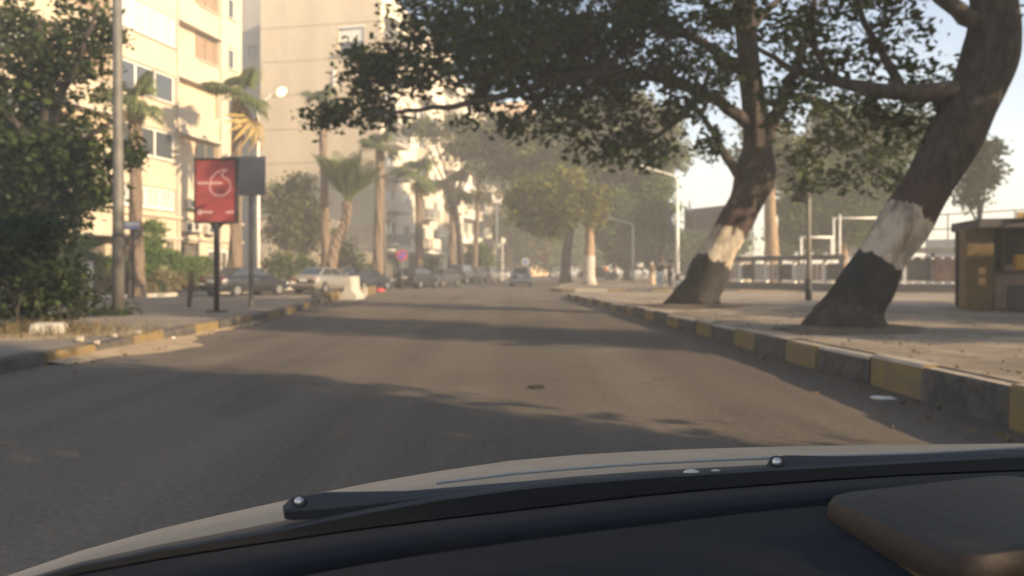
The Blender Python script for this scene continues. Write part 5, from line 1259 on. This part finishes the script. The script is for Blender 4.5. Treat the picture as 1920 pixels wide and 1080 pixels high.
MB().add([(0, 0, z0_), (W__ + 1.5, 0, z0_), (W__ + 1.5, 0, z1_), (0, 0, z1_ - .7), (0, 3, z0_ + .3), (W__ + 1.5, 3, z0_ + .3), (W__ + 1.5, 3, z1_ + .5), (0, 3, z1_)], [(0, 1, 2, 3), (3, 2, 6, 7), (0, 3, 7, 4), (1, 5, 6, 2)]).build('cloth', mat('brown_fabric', (.13, .095, .085), (.18, .13, .11), .9, 2), t, solid=.03)
for u in (.05, W__ * .5, W__ + 1.4): MB().tube([(u, .05, 0), (u, .05, z0_ + .1)], .05, 8).build('post', M_POLE, t)

# raised terrace with railings at the far right
a, b_ = P(1735, 440, 62), P(2050, 428, 52)
t = thing('river_terrace', (a.x, a.y, .1), 'pale raised terrace with thin railings at far right', 'terrace')
dv = b_ - a; L_ = math.hypot(dv.x, dv.y); t.rotation_euler.z = math.atan2(dv.y, dv.x); M_PALE = mat('pale_wall', (.66, .63, .58), (.72, .69, .64), .85, 1)
MB().box((L_ / 2, 1.5, 1.8), (L_, 3, 3.6)).build('wall', M_PALE, t)
for i in range(8):
    u = .1 + i * (L_ - .2) / 7
    MB().tube([(u, .15, 3.6), (u, .15, 5.6 if i in (1, 4, 7) else 4.5)], .06, 8).build('post', M_POLE, t)
for zq in (4.42, 5.55): MB().tube([(0, .15, zq), (L_, .15, zq)], .05, 8).build('rail', M_POLE, t)

p0 = P(1200, 496, 70); t = thing('notice_board', (p0.x, p0.y, .15), 'small cream notice board beside the shorter lamp post', 'sign')
MB().box((0, 0, p0.z - .15), (.58, .05, .42)).build('board', M_ROLL, t)
for u in (-.22, .22): MB().tube([(u, .04, 0), (u, .04, p0.z)], .025, 6).build('leg', M_DARKM, t)

# ------------------------------------------------------------------ OWN CAR: bonnet, scuttle, wipers, dashboard
M_BON = mat('bonnet_paint', (0.50, 0.375, 0.255), (0.55, 0.42, 0.29), 0.7, 9, 0.05, 60, spec=0.25)
M_SCUT = mat('scuttle_plastic', (0.040, 0.040, 0.040), (0.06, 0.057, 0.052), 0.55, 20)
M_FRIT = mat('frit_black', (0.004, 0.004, 0.004), None, 0.7, spec=0.1)
M_DASH = mat('dash_vinyl', (0.011, 0.0125, 0.016), (0.014, 0.0155, 0.019), 0.75, 60, 0.12, 300, spec=0.2)
M_DASHG = mat('dash_gap', (0.006, 0.006, 0.007), None, 0.9, spec=0.1)
M_WIPER = mat('wiper_black', (0.045, 0.045, 0.046), None, 0.5, spec=0.3)
M_CHROME = mat('rivet_chrome', (0.6, 0.59, 0.57), None, 0.38, metal=1.0)
XS = [-420, -200, 0, 150, 300, 420, 530, 620, 700, 820, 960, 1080, 1200, 1325, 1450, 1575, 1700, 1810, 1920, 2150, 2400]
def DS(px): return float(np.interp(px, [-420, 0, 530, 960, 1450, 1920, 2400], [0.60, 0.72, 0.85, 0.95, 1.0, 1.02, 1.0]))
def crv(pts): a = np.array(pts, float); return lambda x: float(np.interp(x, a[:, 0], a[:, 1]))
def smooth_curve(fn):
    return lambda x: sum(fn(x + d_) * w__ for d_, w__ in ((-90, .2), (-45, .2), (0, .2), (45, .2), (90, .2)))
Hc = smooth_curve(crv([(-420, 1260), (-200, 1165), (0, 1082), (150, 1031), (300, 990), (530, 939), (700, 903), (960, 861), (1200, 845), (1450, 837), (1700, 834), (1920, 831), (2400, 829)]))
Sc = smooth_curve(crv([(-420, 1275), (-200, 1178), (0, 1092), (150, 1042), (300, 1008), (530, 958), (700, 922), (960, 887), (1200, 869), (1450, 858), (1700, 852), (1920, 839), (2400, 832)]))
Bt = smooth_curve(crv([(-420, 1300), (-200, 1185), (0, 1098), (240, 1042), (480, 1006), (720, 955), (960, 918), (1210, 897), (1460, 882), (1680, 870), (1920, 857), (2400, 835)]))
Bb = smooth_curve(crv([(-420, 1330), (-200, 1200), (0, 1112), (100, 1082), (360, 1036), (720, 984), (960, 956), (1210, 926), (1460, 905), (1680, 889), (1920, 880), (2400, 862)]))
Gv = smooth_curve(crv([(-420, 1420), (0, 1215), (500, 1068), (720, 1030), (960, 998), (1210, 970), (1460, 942), (1700, 925), (2400, 900)]))
def row(fn, d_, dz=0.0, dy=0.0):
    out = []
    for x in XS:
        p = P(x, fn(x), d_ * DS(x)); out.append((p.x, p.y + dy, p.z + dz))
    return out
own = thing('car', (0, 0, 0), 'own car seen from inside: beige bonnet edge, black wipers, dark dashboard', 'car')
hs = row(Hc, 1.55)
MB().loft([row(Sc, 1.20, -.02), row(Sc, 1.22), row(lambda x: (Hc(x) * .6 + Sc(x) * .4), 1.40), hs, [(x, y + .35, z - .125) for x, y, z in hs], [(x * .97, y + .75, z - .36) for x, y, z in hs]]).build('bonnet', M_BON, own, smooth=True)
MB().loft([row(Sc, 1.19, -.03), row(lambda x: Sc(x) * .5 + Bt(x) * .5, 1.12), row(Bt, 1.045), row(Bt, 1.04, -.03)]).build('scuttle', M_SCUT, own, smooth=True)
MB().loft([row(Bt, 1.03), row(Bb, .965), row(Bb, .96, -.05)]).build('windscreen_border', M_FRIT, own, smooth=False)
Gt = lambda x: Gv(x) - 2; Gl = lambda x: Gv(x) + 12 * float(np.interp(x, [500, 1500], [2.0, 1.0]))
MB().loft([row(Bb, .955, -.02), row(lambda x: Bb(x) + 4, .945), row(lambda x: Bb(x) * .5 + Gt(x) * .5, .90), row(Gt, .855), row(Gt, .855, -.012)]).build('dash_upper', M_DASH, own, smooth=True)
MB().loft([row(Gt, .852, -.014), row(Gl, .815, -.014)]).build('demister_slot', M_DASHG, own)
MB().loft([row(Gl, .81, -.012), row(Gl, .808), row(lambda x: Gl(x) + 60, .73), row(lambda x: Gl(x) + 130, .655), row(lambda x: Gl(x) + 260, .55), row(lambda x: Gl(x) + 420, .50, -.05)]).build('dash_lower', M_DASH, own, smooth=True)
def wiper(poly_top, poly_bot, d_, th=.014):
    up = [P(a, b_, d_ * DS(a)) for a, b_ in poly_top]; lo = [P(a, b_, (d_ - .02) * DS(a)) for a, b_ in poly_bot]
    rows_ = []
    for u, l in zip(up, lo):
        rows_.append([tuple(u), tuple(l), (l.x, l.y + .004, l.z - th), (u.x, u.y + .004, u.z - th)])
    return MB().loft(rows_, closed=True).add(rows_[0], [(0, 1, 2, 3)]).add(rows_[-1], [(3, 2, 1, 0)]).build('wiper_arm', M_WIPER, own, bevel=.002)
w1 = wiper([(530, 948), (545, 932), (610, 921), (760, 919), (960, 903), (1280, 889)], [(533, 954), (548, 957), (610, 953), (760, 938), (960, 915), (1280, 895)], 1.10)
w2 = wiper([(1436, 872), (1446, 856), (1475, 852), (1560, 854), (1700, 852), (1920, 842), (2150, 838)], [(1438, 880), (1448, 886), (1480, 884), (1560, 879), (1700, 868), (1920, 853), (2150, 843)], 1.10)
for (px, py, r_), w__ in (((561, 941, .0060), w1), ((1457, 867, .0072), w2)):
    p0 = P(px, py, 1.085 * DS(px)); MB().ball(p0, r_, 14, 8).build('rivet', M_CHROME, w__, smooth=True)
    MB().ball(p0 + Vector((0, .004, -.001)), r_ * 1.5, 14, 8, (1, .4, .9)).build('pivot_cap', M_WIPER, w__, smooth=True)
for px, py, r_ in ((1297, 889, .011), (1343, 887, .0085)):
    p0 = P(px, py + 2, 1.08 * DS(px)); MB().ball(p0, r_, 12, 8, (1.2, 1, .75)).build('washer_jet', mat('jet_grey', (.55, .5, .44), None, .35), own, smooth=True)
# rubber seam lines along the bonnet edge
sm = [Vector(p) + Vector((0, -.012, .004)) for p in row(lambda x: Sc(x) + 1, 1.20)]
MB().tube([sm[i] for i in range(9, 19)], .0022, 6).build('bonnet_seal', mat('seal_grey', (.35, .33, .30), None, .4), own, smooth=True)

# brown zipped folder lying on the dashboard
fold = thing('zipped_folder', (0, 0, 0), 'brown leather zipped folder lying on the dashboard at right', 'folder')
M_LEA = mat('leather_top', (0.030, 0.026, 0.021), (0.038, 0.033, 0.027), 0.55, 5, 0.08, 90, spec=0.35)
M_LEAB = mat('leather_edge', (0.036, 0.023, 0.015), (0.048, 0.031, 0.020), 0.55, 5, 0.08, 90)
cn = [P(1530, 925, .80), P(1800, 1046, .60), P(2230, 985, .66), P(1900, 884, .90)]
th = .042
def fold_ring(inset, dz, n_=9, rad=.13):
    out = []
    for (cu, cv, a0) in ((rad, rad, 180), (1 - rad, rad, 270), (1 - rad, 1 - rad, 0), (rad, 1 - rad, 90)):
        for i in range(n_):
            a = R(a0 + 90 * i / (n_ - 1)); u, v = cu + rad * math.cos(a), cv + rad * math.sin(a)
            u, v = .5 + (u - .5) * (1 - inset), .5 + (v - .5) * (1 - inset)
            p = cn[0].lerp(cn[1], u).lerp(cn[3].lerp(cn[2], u), v); out.append((p.x, p.y, p.z + dz))
    return out
rings = [fold_ring(.05, -th), fold_ring(.015, -th * .96), fold_ring(0, -th * .86)]
MB().loft(rings, closed=True).add(rings[0], [tuple(range(36))]).build('cover', M_LEAB, fold, smooth=True)
MB().loft([fold_ring(.004, -th * .85), fold_ring(-.002, -th * .78), fold_ring(.004, -th * .7)], closed=True).build('zip', mat('zip_gold', (.20, .14, .055), (.12, .085, .035), .5, 40, .5, 300, metal=.3), fold, smooth=True)
rings = [fold_ring(0, -th * .69), fold_ring(-.004, -th * .45), fold_ring(.008, -th * .2), fold_ring(.035, -th * .06)]
MB().loft(rings, closed=True).build('cover_edge', M_LEAB, fold, smooth=True)
rings = [fold_ring(.0349, -th * .059), fold_ring(.07, -th * .01), fold_ring(.14, 0), fold_ring(.5, .001)]
MB().loft(rings, closed=True).add(rings[-1], [tuple(range(36))]).build('cover', M_LEA, fold, smooth=True)
under_sheet = thing('dark_sheet', (0, 0, 0), 'thin black sheet under the brown folder', 'mat')
q = [P(1518, 950, .835), P(1765, 1098, .622), P(2260, 1030, .695), P(1920, 896, .95)]
MB().hexa([(c_.x, c_.y, c_.z - .006) for c_ in q] + [tuple(c_) for c_ in q]).build('sheet', M_DASHG, under_sheet, bevel=.002)  # thin dark sheet below the folder

# ------------------------------------------------------------------ HAZE
hz = MB().box((0, 0, 15.5), (720, 720, 34.0)).build('haze', bpy.data.materials.new('haze_air'))  # air volume that also stands in for the dirty windscreen's veil
hm = hz.data.materials[0]; hm.use_nodes = True; t_ = hm.node_tree
t_.nodes.remove(t_.nodes['Principled BSDF'])
pvn = t_.nodes.new('ShaderNodeVolumePrincipled'); pvn.inputs['Density'].default_value = HAZE_DENSITY; pvn.inputs['Color'].default_value = (0.96, 0.95, 0.93, 1); pvn.inputs['Anisotropy'].default_value = 0.0
t_.links.new(pvn.outputs['Volume'], t_.nodes['Material Output'].inputs['Volume'])
tag(hz, 'warm dusty air over the whole street, also standing in for windscreen veil', 'haze', kind='stuff')
